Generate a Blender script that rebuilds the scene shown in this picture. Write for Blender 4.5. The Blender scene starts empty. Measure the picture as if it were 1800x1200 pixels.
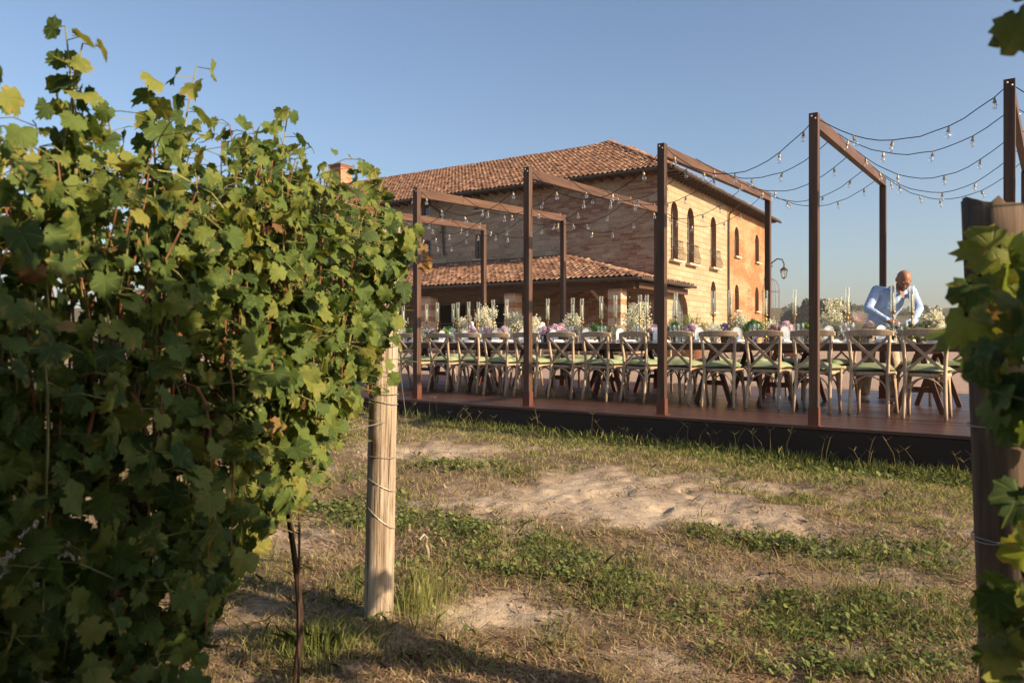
import bpy, bmesh, math, random
import numpy as np
from mathutils import Vector, Matrix, Quaternion
from mathutils.geometry import tessellate_polygon

random.seed(11)
rng = np.random.default_rng(11)
R = math.radians
sc = bpy.context.scene
col = sc.collection
EYE = 1.12                                   # camera height over the vineyard soil

# ------------------------------------------------------------------ camera, sky, sun, exposure
cam_d = bpy.data.cameras.new('camera')
cam = bpy.data.objects.new('camera', cam_d)
col.objects.link(cam)
cam.location = (0, 0, EYE)
cam.rotation_euler = (R(90), 0, 0)
cam_d.sensor_width = 36
cam_d.lens = 27
cam_d.clip_start = .05
cam_d.clip_end = 6000
cam_d.dof.use_dof = True
cam_d.dof.focus_distance = 7.0
cam_d.dof.aperture_fstop = 5.6
sc.camera = cam

SUN_AZ = (.85, -.527)                          # horizontal direction towards the sun
SUN_EL = 26.0
world = bpy.data.worlds.new('World')
sc.world = world
world.use_nodes = True
wn = world.node_tree
wn.nodes.clear()
sky_n = wn.nodes.new('ShaderNodeTexSky')
sky_n.sky_type = 'NISHITA'
sky_n.sun_disc = False
sky_n.sun_elevation = R(SUN_EL)
sky_n.sun_rotation = math.atan2(SUN_AZ[0], SUN_AZ[1])
sky_n.altitude = 200
sky_n.air_density = 1.0
sky_n.dust_density = 2.8
sky_n.ozone_density = 2.2
bg = wn.nodes.new('ShaderNodeBackground')
bg.inputs['Strength'].default_value = .088
wo = wn.nodes.new('ShaderNodeOutputWorld')
wn.links.new(sky_n.outputs[0], bg.inputs[0])
wn.links.new(bg.outputs[0], wo.inputs[0])

sun_d = bpy.data.lights.new('sun', 'SUN')
sun = bpy.data.objects.new('sun', sun_d)
col.objects.link(sun)
sun_d.energy = 5.0
sun_d.angle = R(.53)
sun_d.color = (1.0, .79, .54)
sun_to = Vector((SUN_AZ[0], SUN_AZ[1], 0)).normalized() * math.cos(R(SUN_EL)) + Vector((0, 0, math.sin(R(SUN_EL))))
sun.rotation_euler = sun_to.to_track_quat('Z', 'Y').to_euler()
sun.location = sun_to * 60

sc.view_settings.view_transform = 'Standard'
sc.view_settings.look = 'None'
sc.view_settings.exposure = 1.0
sc.view_settings.gamma = 1.0
sc.view_settings.use_curve_mapping = False
sc.render.engine = 'CYCLES'
sc.cycles.use_denoising = True
sc.cycles.max_bounces = 6
sc.cycles.transparent_max_bounces = 16
sc.cycles.caustics_reflective = False
sc.cycles.caustics_refractive = False

# ------------------------------------------------------------------ helpers
def tag(o, label=None, cat=None, group=None, kind=None):
    if label: o['label'] = label
    if cat: o['category'] = cat
    if group: o['group'] = group
    if kind: o['kind'] = kind
    return o

def empty(name, loc=(0, 0, 0), rz=0.0, label=None, cat=None, group=None):
    o = bpy.data.objects.new(name, None)
    o.empty_display_size = .1
    col.objects.link(o)
    o.location = loc
    o.rotation_euler = (0, 0, rz)
    return tag(o, label, cat, group)

def link(name, me, parent=None, mat=None):
    o = bpy.data.objects.new(name, me)
    col.objects.link(o)
    if parent is not None: o.parent = parent
    if mat is not None and not me.materials: me.materials.append(mat)
    return o

def copy_tree(o, parent=None):
    c = o.copy()
    col.objects.link(c)
    c.parent = parent
    for ch in list(o.children):
        copy_tree(ch, c)
    return c

class MB:
    """collects shapes, then builds ONE mesh object"""
    def __init__(self): self.v = []; self.f = []; self.m = []; self.mi = 0
    def add(self, vs, fs):
        n = len(self.v)
        self.v += [tuple(p) for p in vs]
        self.f += [tuple(i + n for i in q) for q in fs]
        self.m += [self.mi] * len(fs)
        return self
    def box(self, c, s, M=None):
        x, y, z = s[0] / 2, s[1] / 2, s[2] / 2
        vs = [Vector((sx * x, sy * y, sz * z)) for sz in (-1, 1) for sx, sy in ((-1, -1), (1, -1), (1, 1), (-1, 1))]
        if M is not None: vs = [M @ q for q in vs]
        c = Vector(c)
        return self.add([q + c for q in vs], [(3, 2, 1, 0), (4, 5, 6, 7), (0, 1, 5, 4), (1, 2, 6, 5), (2, 3, 7, 6), (3, 0, 4, 7)])
    def bar(self, a, b, w, h, up=(0, 0, 1)):
        a, b = Vector(a), Vector(b)
        d = (b - a); L = d.length; d.normalize()
        x = d.cross(Vector(up))
        if x.length < 1e-4: x = d.cross(Vector((1, 0, 0)))
        x.normalize(); u = x.cross(d)
        vs = []
        for p in (a, b):
            for sx, su in ((-1, -1), (1, -1), (1, 1), (-1, 1)):
                vs.append(p + x * (sx * w / 2) + u * (su * h / 2))
        return self.add(vs, [(3, 2, 1, 0), (4, 5, 6, 7), (0, 1, 5, 4), (1, 2, 6, 5), (2, 3, 7, 6), (3, 0, 4, 7)])
    def tube(self, pts, r, n=8, cap=True, flat=None):
        pts = [Vector(p) for p in pts]
        if not hasattr(r, '__len__'): r = [r] * len(pts)
        base = len(self.v)
        prev = None
        vs = []
        for i, p in enumerate(pts):
            if i == 0: d = pts[1] - p
            elif i == len(pts) - 1: d = p - pts[i - 1]
            else: d = pts[i + 1] - pts[i - 1]
            d.normalize()
            if prev is None:
                ref = Vector((0, 0, 1)) if abs(d.z) < .9 else Vector((1, 0, 0))
                x = d.cross(ref).normalized()
            else:
                x = (prev - d * prev.dot(d)).normalized()
            prev = x
            y = d.cross(x)
            for k in range(n):
                a = 2 * math.pi * k / n
                vs.append(p + x * (math.cos(a) * r[i]) + y * (math.sin(a) * r[i] * (flat or 1)))
        fs = []
        for i in range(len(pts) - 1):
            for k in range(n):
                fs.append((i * n + k, i * n + (k + 1) % n, (i + 1) * n + (k + 1) % n, (i + 1) * n + k))
        if cap:
            fs.append(tuple(range(n - 1, -1, -1)))
            fs.append(tuple((len(pts) - 1) * n + k for k in range(n)))
        return self.add(vs, fs)
    def lathe(self, prof, n=12, c=(0, 0, 0), cap=True):
        vs, fs = [], []
        for r, z in prof:
            for k in range(n):
                a = 2 * math.pi * k / n
                vs.append((c[0] + r * math.cos(a), c[1] + r * math.sin(a), c[2] + z))
        for i in range(len(prof) - 1):
            for k in range(n):
                fs.append((i * n + k, i * n + (k + 1) % n, (i + 1) * n + (k + 1) % n, (i + 1) * n + k))
        if cap:
            if prof[0][0] > 1e-4: fs.append(tuple(range(n - 1, -1, -1)))
            if prof[-1][0] > 1e-4: fs.append(tuple((len(prof) - 1) * n + k for k in range(n)))
        return self.add(vs, fs)
    def ball(self, c, r, n=8, m=5):
        r = r if hasattr(r, '__len__') else (r, r, r)
        prof = []
        vs, fs = [], []
        for i in range(1, m):
            t = math.pi * i / m
            for k in range(n):
                a = 2 * math.pi * k / n
                vs.append((c[0] + r[0] * math.sin(t) * math.cos(a), c[1] + r[1] * math.sin(t) * math.sin(a), c[2] - r[2] * math.cos(t)))
        b = len(vs); vs.append((c[0], c[1], c[2] - r[2])); vs.append((c[0], c[1], c[2] + r[2]))
        for k in range(n):
            fs.append((b, (k + 1) % n, k))
            for i in range(m - 2):
                fs.append((i * n + k, i * n + (k + 1) % n, (i + 1) * n + (k + 1) % n, (i + 1) * n + k))
            fs.append(((m - 2) * n + k, (m - 2) * n + (k + 1) % n, b + 1))
        return self.add(vs, fs)
    def mesh(self, name, mats, smooth=False):
        me = bpy.data.meshes.new(name)
        me.from_pydata(self.v, [], self.f)
        for mm in (mats if isinstance(mats, (list, tuple)) else [mats]): me.materials.append(mm)
        me.polygons.foreach_set('material_index', self.m)
        if smooth: me.polygons.foreach_set('use_smooth', [True] * len(me.polygons))
        me.update()
        return me
    def build(self, name, mats, parent=None, smooth=False, loc=None, bevel=0):
        o = link(name, self.mesh(name, mats, smooth), parent)
        if loc is not None: o.location = loc
        if bevel:
            b = o.modifiers.new('bevel', 'BEVEL'); b.width = bevel; b.segments = 2; b.limit_method = 'ANGLE'
        return o

def np_mesh(name, verts, faces, mats, smooth=False, nper=None):
    """verts (N,3) array, faces (M,k) array of equal-sized polygons"""
    me = bpy.data.meshes.new(name)
    k = faces.shape[1]
    me.vertices.add(len(verts)); me.vertices.foreach_set('co', np.ascontiguousarray(verts, dtype=np.float32).ravel())
    me.loops.add(faces.size); me.loops.foreach_set('vertex_index', np.ascontiguousarray(faces, dtype=np.int32).ravel())
    me.polygons.add(len(faces))
    me.polygons.foreach_set('loop_start', np.arange(0, faces.size, k, dtype=np.int32))
    me.polygons.foreach_set('loop_total', np.full(len(faces), k, dtype=np.int32))
    if smooth: me.polygons.foreach_set('use_smooth', np.ones(len(faces), dtype=bool))
    for mm in (mats if isinstance(mats, (list, tuple)) else [mats]): me.materials.append(mm)
    me.update(calc_edges=True)
    return me

def fbm(x, y, scale, octs=4, seed=0, gain=.5):
    """value noise, -1..1"""
    out = np.zeros_like(x, dtype=float); amp = 1; tot = 0
    r_ = np.random.default_rng(seed)
    tab = r_.random((256, 256)) * 2 - 1
    for o in range(octs):
        u = x / scale + 17.3 * o; v = y / scale + 9.1 * o
        i = np.floor(u).astype(int); j = np.floor(v).astype(int)
        fu = u - i; fv = v - j
        fu = fu * fu * (3 - 2 * fu); fv = fv * fv * (3 - 2 * fv)
        a = tab[i % 256, j % 256]; b = tab[(i + 1) % 256, j % 256]; c = tab[i % 256, (j + 1) % 256]; d = tab[(i + 1) % 256, (j + 1) % 256]
        out += amp * ((a * (1 - fu) + b * fu) * (1 - fv) + (c * (1 - fu) + d * fu) * fv)
        tot += amp; amp *= gain; scale /= 2.03
    return out / tot

# ------------------------------------------------------------------ materials
class NT:
    def __init__(self, name):
        self.mat = bpy.data.materials.new(name); self.mat.use_nodes = True
        self.t = self.mat.node_tree; self.t.nodes.clear()
        self.out = self.t.nodes.new('ShaderNodeOutputMaterial')
    def n(self, typ, ins=None, **props):
        nd = self.t.nodes.new('ShaderNode' + typ)
        for k, v in props.items(): setattr(nd, k, v)
        for k, v in (ins or {}).items():
            s = nd.inputs[k]
            if isinstance(v, bpy.types.NodeSocket): self.t.links.new(v, s)
            else: s.default_value = v if not (isinstance(v, tuple) and len(v) == 3 and s.type == 'RGBA') else (*v, 1)
        return nd
    def ramp(self, fac, stops, interp='LINEAR'):
        nd = self.t.nodes.new('ShaderNodeValToRGB'); cr = nd.color_ramp; cr.interpolation = interp
        while len(cr.elements) < len(stops): cr.elements.new(.5)
        for e, (p, c) in zip(cr.elements, stops): e.position = p; e.color = (*c, 1)
        self.t.links.new(fac, nd.inputs[0])
        return nd.outputs[0]
    def mix(self, fac, a, b, mode='MIX'):
        nd = self.t.nodes.new('ShaderNodeMix'); nd.data_type = 'RGBA'; nd.blend_type = mode
        for i, v in ((0, fac), (6, a), (7, b)):
            if isinstance(v, bpy.types.NodeSocket): self.t.links.new(v, nd.inputs[i])
            else: nd.inputs[i].default_value = v if i == 0 else (*v, 1)
        return nd.outputs[2]
    def math(self, op, a, b=0.0, clamp=False):
        nd = self.t.nodes.new('ShaderNodeMath'); nd.operation = op; nd.use_clamp = clamp
        for i, v in ((0, a), (1, b)):
            if isinstance(v, bpy.types.NodeSocket): self.t.links.new(v, nd.inputs[i])
            else: nd.inputs[i].default_value = v
        return nd.outputs[0]
    def coords(self, kind='Object', scale=(1, 1, 1)):
        tc = self.n('TexCoord')
        mp = self.n('Mapping', {'Vector': tc.outputs[kind], 'Scale': scale})
        return mp.outputs[0]
    def noise(self, vec, scale, detail=4, rough=.55, dist=0):
        return self.n('TexNoise', {'Vector': vec, 'Scale': scale, 'Detail': detail, 'Roughness': rough, 'Distortion': dist}).outputs[0]
    def bump(self, h, strength=.3, dist=.01, normal=None):
        ins = {'Height': h, 'Strength': strength, 'Distance': dist}
        if normal is not None: ins['Normal'] = normal
        return self.n('Bump', ins).outputs[0]
    def pbr(self, color, rough=.7, normal=None, spec=.4, metal=0, **kw):
        ins = {'Base Color': color, 'Roughness': rough, 'Specular IOR Level': spec, 'Metallic': metal}
        if normal is not None: ins['Normal'] = normal
        ins.update(kw)
        p = self.n('BsdfPrincipled', ins)
        return p.outputs[0]
    def done(self, surf):
        self.t.links.new(surf, self.out.inputs['Surface'])
        return self.mat

def m_plain(name, c, rough=.6, spec=.4, metal=0, var=.18, scale=6):
    t = NT(name); v = t.coords('Object')
    f = t.noise(v, scale, 4)
    lo = tuple(x * (1 - var) for x in c); hi = tuple(min(1, x * (1 + var)) for x in c)
    return t.done(t.pbr(t.ramp(f, [(.3, lo), (.7, hi)]), rough, spec=spec, metal=metal))

def m_wood(name, dark, light, axis='z', rough=.6, spec=.35, scale=1.0, bump=.25, objvar=.12):
    t = NT(name)
    s = {'x': (1.2, 22, 22), 'y': (22, 1.2, 22), 'z': (22, 22, 1.2)}[axis]
    v = t.coords('Object', tuple(k * scale for k in s))
    oi = t.n('ObjectInfo')
    vv = t.n('VectorMath', {0: v}, operation='ADD')
    cx = t.n('CombineXYZ', {'X': t.math('MULTIPLY', oi.outputs['Random'], 40), 'Y': t.math('MULTIPLY', oi.outputs['Random'], 17), 'Z': t.math('MULTIPLY', oi.outputs['Random'], 29)})
    t.t.links.new(cx.outputs[0], vv.inputs[1])
    f = t.noise(vv.outputs[0], 1.0, 6, .6, .6)
    c = t.ramp(f, [(.28, dark), (.72, light)])
    hs = t.n('HueSaturation', {'Color': c, 'Value': t.math('ADD', t.math('MULTIPLY', oi.outputs['Random'], objvar * 2), 1 - objvar)})
    return t.done(t.pbr(hs.outputs[0], rough, t.bump(f, bump, .004), spec))

def m_glass(name, tint=(1, 1, 1), base_refl=.06):
    t = NT(name)
    tr = t.n('BsdfTransparent', {'Color': tint})
    gl = t.n('BsdfGlossy', {'Color': (1, 1, 1), 'Roughness': .03})
    lw = t.n('LayerWeight', {'Blend': .35})
    fac = t.math('ADD', t.math('MULTIPLY', lw.outputs['Facing'], .55), base_refl, True)
    return t.done(t.n('MixShader', {0: fac, 1: tr.outputs[0], 2: gl.outputs[0]}).outputs[0])

def m_leaf(name, stops, yellow=.5, scale=1.0):
    t = NT(name)
    oi = t.n('ObjectInfo'); gi = t.n('NewGeometry')
    rnd = t.math('FRACT', t.math('ADD', oi.outputs['Random'], gi.outputs['Random Per Island']))
    c = t.ramp(rnd, stops)
    uv = t.n('UVMap')
    off = t.n('CombineXYZ', {'X': t.math('MULTIPLY', rnd, 31), 'Y': t.math('MULTIPLY', rnd, 57)})
    vv = t.n('VectorMath', {0: uv.outputs[0], 1: off.outputs[0]}, operation='ADD')
    nz = t.noise(vv.outputs[0], 2.4, 5, .62)
    ed = t.n('VectorMath', {0: uv.outputs[0]}, operation='LENGTH').outputs['Value']
    # browned rims and blotches on part of the leaves
    thr = t.math('ADD', nz, t.math('MULTIPLY', ed, .16))
    sick = t.math('MULTIPLY', t.math('GREATER_THAN', t.math('FRACT', t.math('MULTIPLY', rnd, 7.31)), 1 - yellow), 1.0)
    blot = t.math('MULTIPLY', t.ramp(thr, [(.60, (0, 0, 0)), (.76, (1, 1, 1))]), sick)
    c2 = t.mix(blot, c, (.30, .22, .055))
    # veins
    sep = t.n('SeparateXYZ', {0: uv.outputs[0]})
    ang = t.math('ARCTAN2', sep.outputs[0], sep.outputs[1])
    vein = t.math('POWER', t.math('ABSOLUTE', t.math('COSINE', t.math('MULTIPLY', ang, 3.4))), 46.0)
    c3 = t.mix(t.math('MULTIPLY', vein, .4), c2, (.19, .23, .07))
    h = t.math('ADD', t.math('MULTIPLY', nz, .6), t.math('MULTIPLY', vein, -.4))
    nrm = t.bump(h, .5, .006)
    pb = t.pbr(c3, .6, nrm, .14)
    hs = t.n('HueSaturation', {'Hue': .485, 'Saturation': 1.15, 'Value': 1.5, 'Color': c3})
    tl = t.n('BsdfTranslucent', {'Color': hs.outputs[0]})
    return t.done(t.n('MixShader', {0: .34, 1: pb, 2: tl.outputs[0]}).outputs[0])
# ------------------------------------------------------------------ frames of reference
P1 = Vector((-1.309, 10.58, 0))               # foot of the second visible front post
BT = Vector((.793, -.609, 0)); AT = Vector((.609, .793, 0))
RZ_T = math.atan2(-.609, .793)
DECK_Z = EYE - .784
def T(s, c, z=0.0):                            # along the table, across it, above the deck
    p = P1 + BT * s + AT * c
    return Vector((p.x, p.y, DECK_Z + z))
def cs(x, y):                                  # inverse: (s, c), works on arrays
    dx = x - P1.x; dy = y - P1.y
    return dx * BT.x + dy * BT.y, dx * AT.x + dy * AT.y

def soil_base(x, y):
    s_, c_ = cs(x, y)
    return .016 * (np.clip(y, -4, 40) - 3) - .075 * np.clip(s_ / 6, 0, 1) * np.exp(-((c_ + .3) / .8) ** 2)
def soil_z(x, y):
    x = np.asarray(x, float); y = np.asarray(y, float)
    z = soil_base(x, y) + .034 * fbm(x, y, 1.3, 3, 5) + .026 * fbm(x, y, .26, 3, 8)
    b = bare(x, y)
    return z + b * (.016 * fbm(x, y, .11, 3, 21) - .012 - .030 * np.clip(fbm(x, y, .16, 2, 23) - .22, 0, 1) * 2 + .014 * np.abs(fbm(x, y, .3, 2, 22)))

def gauss(x, y, cx, cy, rx, ry, ang=0):
    dx = x - cx; dy = y - cy; ca, sa = math.cos(ang), math.sin(ang)
    u = dx * ca + dy * sa; v = -dx * sa + dy * ca
    return np.exp(-((u / rx) ** 2 + (v / ry) ** 2))
def bare(x, y):                                # where the sandy soil shows
    b = gauss(x, y, .62, 5.35, .95, .72, -.1) * 1.25 + gauss(x, y, -.85, 7.4, .75, .5) + gauss(x, y, 1.5, 4.6, .55, .32, -.5) * .9
    b += gauss(x, y, -.12, 3.2, .3, .2) * .95 + gauss(x, y, -1.25, 4.4, .35, .25) * .8 + gauss(x, y, 2.6, 3.9, .7, .2, -.2) * .55 + gauss(x, y, 1.9, 5.6, .5, .25, -.5) * .5
    b += gauss(x, y, .55, 2.75, .35, .16) * .5
    return np.clip(b * 1.1 - .05 + .80 * fbm(x, y, .40, 4, 31) + .55 * fbm(x, y, .11, 3, 33), 0, 1)
def clump(x, y, sc_=.17, seed=91, lo=-.15, hi=.30):
    q = np.clip((fbm(x, y, sc_, 3, seed) - lo) / (hi - lo), 0, 1)
    return q * q * (3 - 2 * q)
def green(x, y):                               # where low leafy plants grow
    s, c = cs(x, y)
    g = gauss(x, y, .12, 3.95, .95, .30, -.75) * 1.2 + gauss(x, y, 1.35, 4.25, .42, .14, -.5) + gauss(x, y, 1.9, 4.0, .38, .24) + gauss(x, y, 1.5, 3.05, .5, .3, -.4)
    g += gauss(x, y, -.5, 6.6, .3, .2) + gauss(x, y, -.62, 3.45, .35, .3) * .5 + gauss(x, y, -1.1, 4.9, .5, .35) * .8 + gauss(x, y, 1.0, 2.65, .4, .12) * .5
    g += np.exp(-((c + .62) / .3) ** 2) * np.clip((s + 1.5) / 5, .25, 1)
    return np.clip(g * .95 + .10 + .62 * fbm(x, y, .42, 4, 41), 0, 1)

# ------------------------------------------------------------------ ground
t = NT('soil')
v = t.coords('Object')
n1 = t.noise(v, 1.6, 6, .6); n2 = t.noise(v, 26, 5, .65); n3 = t.noise(v, 140, 3, .6)
at_b = t.n('Attribute', attribute_name='bare')
c0 = t.ramp(n2, [(.3, (.085, .056, .036)), (.72, (.20, .138, .090))])
c1 = t.ramp(n2, [(.25, (.32, .245, .175)), (.7, (.50, .40, .295))])
c = t.mix(at_b.outputs['Fac'], c0, c1)
c = t.mix(t.ramp(n1, [(.35, (0, 0, 0)), (.7, (.5, .5, .5))]), c, (.20, .135, .085))
h = t.math('ADD', t.math('MULTIPLY', n2, .7), t.math('MULTIPLY', n3, .5))
M_SOIL = t.done(t.pbr(c, .95, t.bump(h, .8, .02), .15))

gx = np.concatenate([np.arange(-6.5, -2.2, .09), np.arange(-2.2, 5.2, .028), np.arange(5.2, 9, .09)])
gy = np.concatenate([np.arange(-3.5, 2.0, .09), np.arange(2.0, 7.2, .028), np.arange(7.2, 20, .07)])
X, Y = np.meshgrid(gx, gy)
Zg = soil_z(X, Y)
V = np.stack([X, Y, Zg], -1).reshape(-1, 3)
ny, nx = X.shape
idx = np.arange(ny * nx).reshape(ny, nx)
F = np.stack([idx[:-1, :-1], idx[:-1, 1:], idx[1:, 1:], idx[1:, :-1]], -1).reshape(-1, 4)
me = np_mesh('vineyard_ground', V, F, M_SOIL, True)
a = me.attributes.new('bare', 'FLOAT', 'POINT')
a.data.foreach_set('value', bare(X, Y).ravel().astype(np.float32))
tag(link('ground', me), kind='structure')

# far land: falls away behind the yard, then rises into hills
t = NT('far_land')
v = t.coords('Object')
n1 = t.noise(v, .012, 5, .6); n2 = t.noise(v, .11, 5, .65)
c = t.ramp(n1, [(.3, (.045, .050, .022)), (.5, (.075, .075, .032)), (.62, (.15, .12, .06)), (.75, (.055, .062, .026))])
c = t.mix(t.ramp(n2, [(.42, (0, 0, 0)), (.62, (.75, .75, .75))]), c, (.028, .034, .016))
M_FAR = t.done(t.pbr(c, .95, spec=.1))
def far_z(x, y):
    d = np.hypot(x, y)
    z = np.where(d < 30, -.28, -.28 - 2.6 * np.clip((d - 55) / 110, 0, 1))
    knoll = 15.5 * np.exp(-(((x - 121) / 17) ** 2 + ((y - 300) / 60) ** 2)) + 4 * np.exp(-(((x - 168) / 60) ** 2 + ((y - 330) / 70) ** 2))
    ridge = 32 * np.clip((y - 340) / 260, 0, 1) ** 1.3 * (.93 + .07 * fbm(x, y, 220, 3, 3))
    near = 5.2 * np.exp(-((y - 165) / 45) ** 2) * np.clip((x - 40) / 40, 0, 1) * (1 + .3 * fbm(x, y, 40, 2, 6))
    return z + np.where(d > 60, knoll + ridge + near, 0)
fx = np.concatenate([np.linspace(-1500, -120, 24), np.linspace(-110, 420, 150), np.linspace(430, 1800, 30)])
fy = np.concatenate([np.linspace(-400, -20, 12), np.linspace(-10, 700, 160), np.linspace(730, 3200, 30)])
X, Y = np.meshgrid(fx, fy)
V = np.stack([X, Y, far_z(X, Y)], -1).reshape(-1, 3)
ny, nx = X.shape
idx = np.arange(ny * nx).reshape(ny, nx)
F = np.stack([idx[:-1, :-1], idx[:-1, 1:], idx[1:, 1:], idx[1:, :-1]], -1).reshape(-1, 4)
tag(link('terrain', np_mesh('terrain', V, F, M_FAR, True)), kind='structure')

# gravel yard between the deck and the farmhouse
t = NT('gravel')
v = t.coords('Object')
n1 = t.noise(v, .35, 4); n2 = t.noise(v, 30, 4, .7)
c = t.ramp(n2, [(.3, (.24, .165, .125)), (.7, (.42, .31, .24))])
c = t.mix(t.ramp(n1, [(.4, (0, 0, 0)), (.7, (.45, .45, .45))]), c, (.28, .19, .14))
M_GRAVEL = t.done(t.pbr(c, .95, t.bump(n2, .7, .02), .15))
def yard_z(c): return DECK_Z - .006 + .0125 * np.maximum(0, c - 5.8)
ss = np.linspace(-45, 60, 60); cc_ = np.concatenate([np.linspace(5.62, 30, 50), np.linspace(31, 70, 20)])
S_, C_ = np.meshgrid(ss, cc_)
Xy = P1.x + BT.x * S_ + AT.x * C_; Yy = P1.y + BT.y * S_ + AT.y * C_
Zy = yard_z(C_) + .012 * fbm(Xy, Yy, 3, 3, 2)
Zy[0, :] -= .5
V = np.stack([Xy, Yy, Zy], -1).reshape(-1, 3)
ny, nx = S_.shape
idx = np.arange(ny * nx).reshape(ny, nx)
F = np.stack([idx[:-1, :-1], idx[:-1, 1:], idx[1:, 1:], idx[1:, :-1]], -1).reshape(-1, 4)
tag(link('gravel_yard', np_mesh('gravel_yard', V, F, M_GRAVEL, True)), kind='structure')

# ------------------------------------------------------------------ deck: every board its own piece
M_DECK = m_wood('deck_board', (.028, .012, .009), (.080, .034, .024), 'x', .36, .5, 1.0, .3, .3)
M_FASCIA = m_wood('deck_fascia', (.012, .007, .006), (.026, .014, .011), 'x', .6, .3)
deck = empty('deck', T(0, 0, 0), RZ_T)
tag(deck, 'low reddish brown timber deck carrying the dining table', 'deck')
S0, S1 = -6.4, 7.35
bw = .145
c = -.26; k = 0
board_me = MB().box(((S0 + S1) / 2, bw / 2 - .003, -.014), (S1 - S0, bw - .006, .028)).mesh('board', M_DECK)
while c < 5.6:
    b = link('board', board_me, deck)
    b.location = (random.uniform(-.004, .004), c, random.uniform(-.0012, .0012))
    c += bw
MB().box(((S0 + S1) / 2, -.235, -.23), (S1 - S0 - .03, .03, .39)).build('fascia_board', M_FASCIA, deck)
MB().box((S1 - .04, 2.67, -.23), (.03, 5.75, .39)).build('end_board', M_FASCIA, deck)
for s in np.arange(S0 + .3, S1, 1.5):
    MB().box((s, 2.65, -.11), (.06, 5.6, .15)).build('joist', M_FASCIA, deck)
# ------------------------------------------------------------------ farmhouse
BX = Vector((.84, -.5426, 0)); BY = Vector((.5426, .84, 0))
RZ_B = math.atan2(-.5426, .84)
CORNER = Vector((7.46, 38.0, EYE - .5))
house = empty('farmhouse', CORNER, RZ_B)
tag(house, 'long brick and stone farmhouse with terracotta tile roof and arched windows', 'building')

def m_masonry(name, bricks, stones, stone_share, bw_, bh_, sw, sh, mortar, bump=.5, grad=0):
    t = NT(name)
    uv = t.n('UVMap').outputs[0]
    def bt_(cols, w, h, seed, ms=.012):
        b = t.n('TexBrick', {'Vector': uv, 'Color1': cols[0], 'Color2': cols[1], 'Mortar': mortar, 'Scale': 1.0,
                             'Mortar Size': ms, 'Mortar Smooth': .2, 'Bias': -.1, 'Brick Width': w, 'Row Height': h})
        return b
    b1 = bt_(bricks, bw_, bh_, 0, .008); b2 = bt_(stones, sw, sh, 1, .015)
    mp = t.n('Mapping', {'Vector': uv, 'Scale': (.22, .55, 1)})
    ms = t.noise(mp.outputs[0], 1.1, 5, .65, .5)
    big = t.noise(uv, .35, 4, .6); fine = t.noise(uv, 9, 5, .7)
    if grad:
        sx = t.n('SeparateXYZ', {0: uv}).outputs[0]
        ms = t.math('ADD', ms, t.math('MULTIPLY', t.n('MapRange', {0: sx, 1: -14.0, 2: -5.0, 3: 1.0, 4: 0.0}).outputs[0], grad))
    k = t.ramp(ms, [(max(0, .5 - stone_share - .05), (0, 0, 0)), (.5 - stone_share + .05, (1, 1, 1))]) if stone_share < .45 else None
    c = t.mix(k, b1.outputs[0], b2.outputs[0]) if k is not None else b2.outputs[0]
    c = t.mix(.55, c, t.ramp(fine, [(.25, (.28, .25, .22)), (.8, (1.0, .98, .95))]), 'MULTIPLY')
    c = t.mix(t.ramp(big, [(.40, (0, 0, 0)), (.80, (.30, .30, .30))]), c, tuple(x * .6 for x in bricks[1]))
    hgt = t.math('ADD', t.math('MULTIPLY', b2.outputs['Fac'], -1.0), t.math('MULTIPLY', fine, .8))
    return t.done(t.pbr(c, .92, t.bump(hgt, bump, .03), .15))
M_LEFTWALL = m_masonry('mixed_masonry', ((.25, .115, .075), (.46, .345, .255)), ((.50, .41, .31), (.33, .25, .18)), -.05, .46, .125, .75, .30, (.36, .30, .24), .7, .20)
M_STONE = m_masonry('cream_stone', ((.46, .30, .16), (.4, .25, .13)), ((.50, .395, .265), (.41, .305, .195)), .45, .27, .085, 1.1, .30, (.27, .185, .115))
M_ORANGE = m_masonry('orange_brick', ((.37, .190, .095), (.27, .135, .070)), ((.46, .335, .205), (.38, .25, .14)), .0, .27, .085, .6, .2, (.5, .26, .11), .3)
M_REVEAL = m_masonry('reveal_brick', ((.34, .15, .08), (.30, .13, .07)), ((.45, .32, .2), (.4, .28, .17)), -.05, .3, .3, .3, .3, (.25, .13, .08))
M_TRIM = m_plain('sill_stone', (.55, .45, .33), .8)
M_IRON = m_plain('wrought_iron', (.035, .030, .026), .55, .4)
M_DARKWOOD = m_wood('dark_rafter', (.045, .022, .014), (.10, .05, .030), 'x', .7)
M_INSIDE = m_plain('interior_shade', (.03, .022, .018), .9)  # shade of the unlit rooms, painted as near-black sheets in the porch openings
M_PANE = m_plain('window_pane', (.05, .065, .085), .07, .9, 0, .1)
M_FRAMEW = m_plain('window_timber', (.21, .19, .16), .6)

def arch(x0, x1, z0, z1, n=10, pointed=0.0):
    r = (x1 - x0) / 2; cx = (x0 + x1) / 2; zs = z1 - r * (1 + pointed)
    pts = [(x0, z0), (x1, z0)]
    for i in range(n + 1):
        a = math.pi * i / n
        pts.append((cx + r * math.cos(a), zs + r * (1 + pointed) * math.sin(a)))
    return pts
def rect(x0, x1, z0, z1): return [(x0, z0), (x1, z0), (x1, z1), (x0, z1)]

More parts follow.
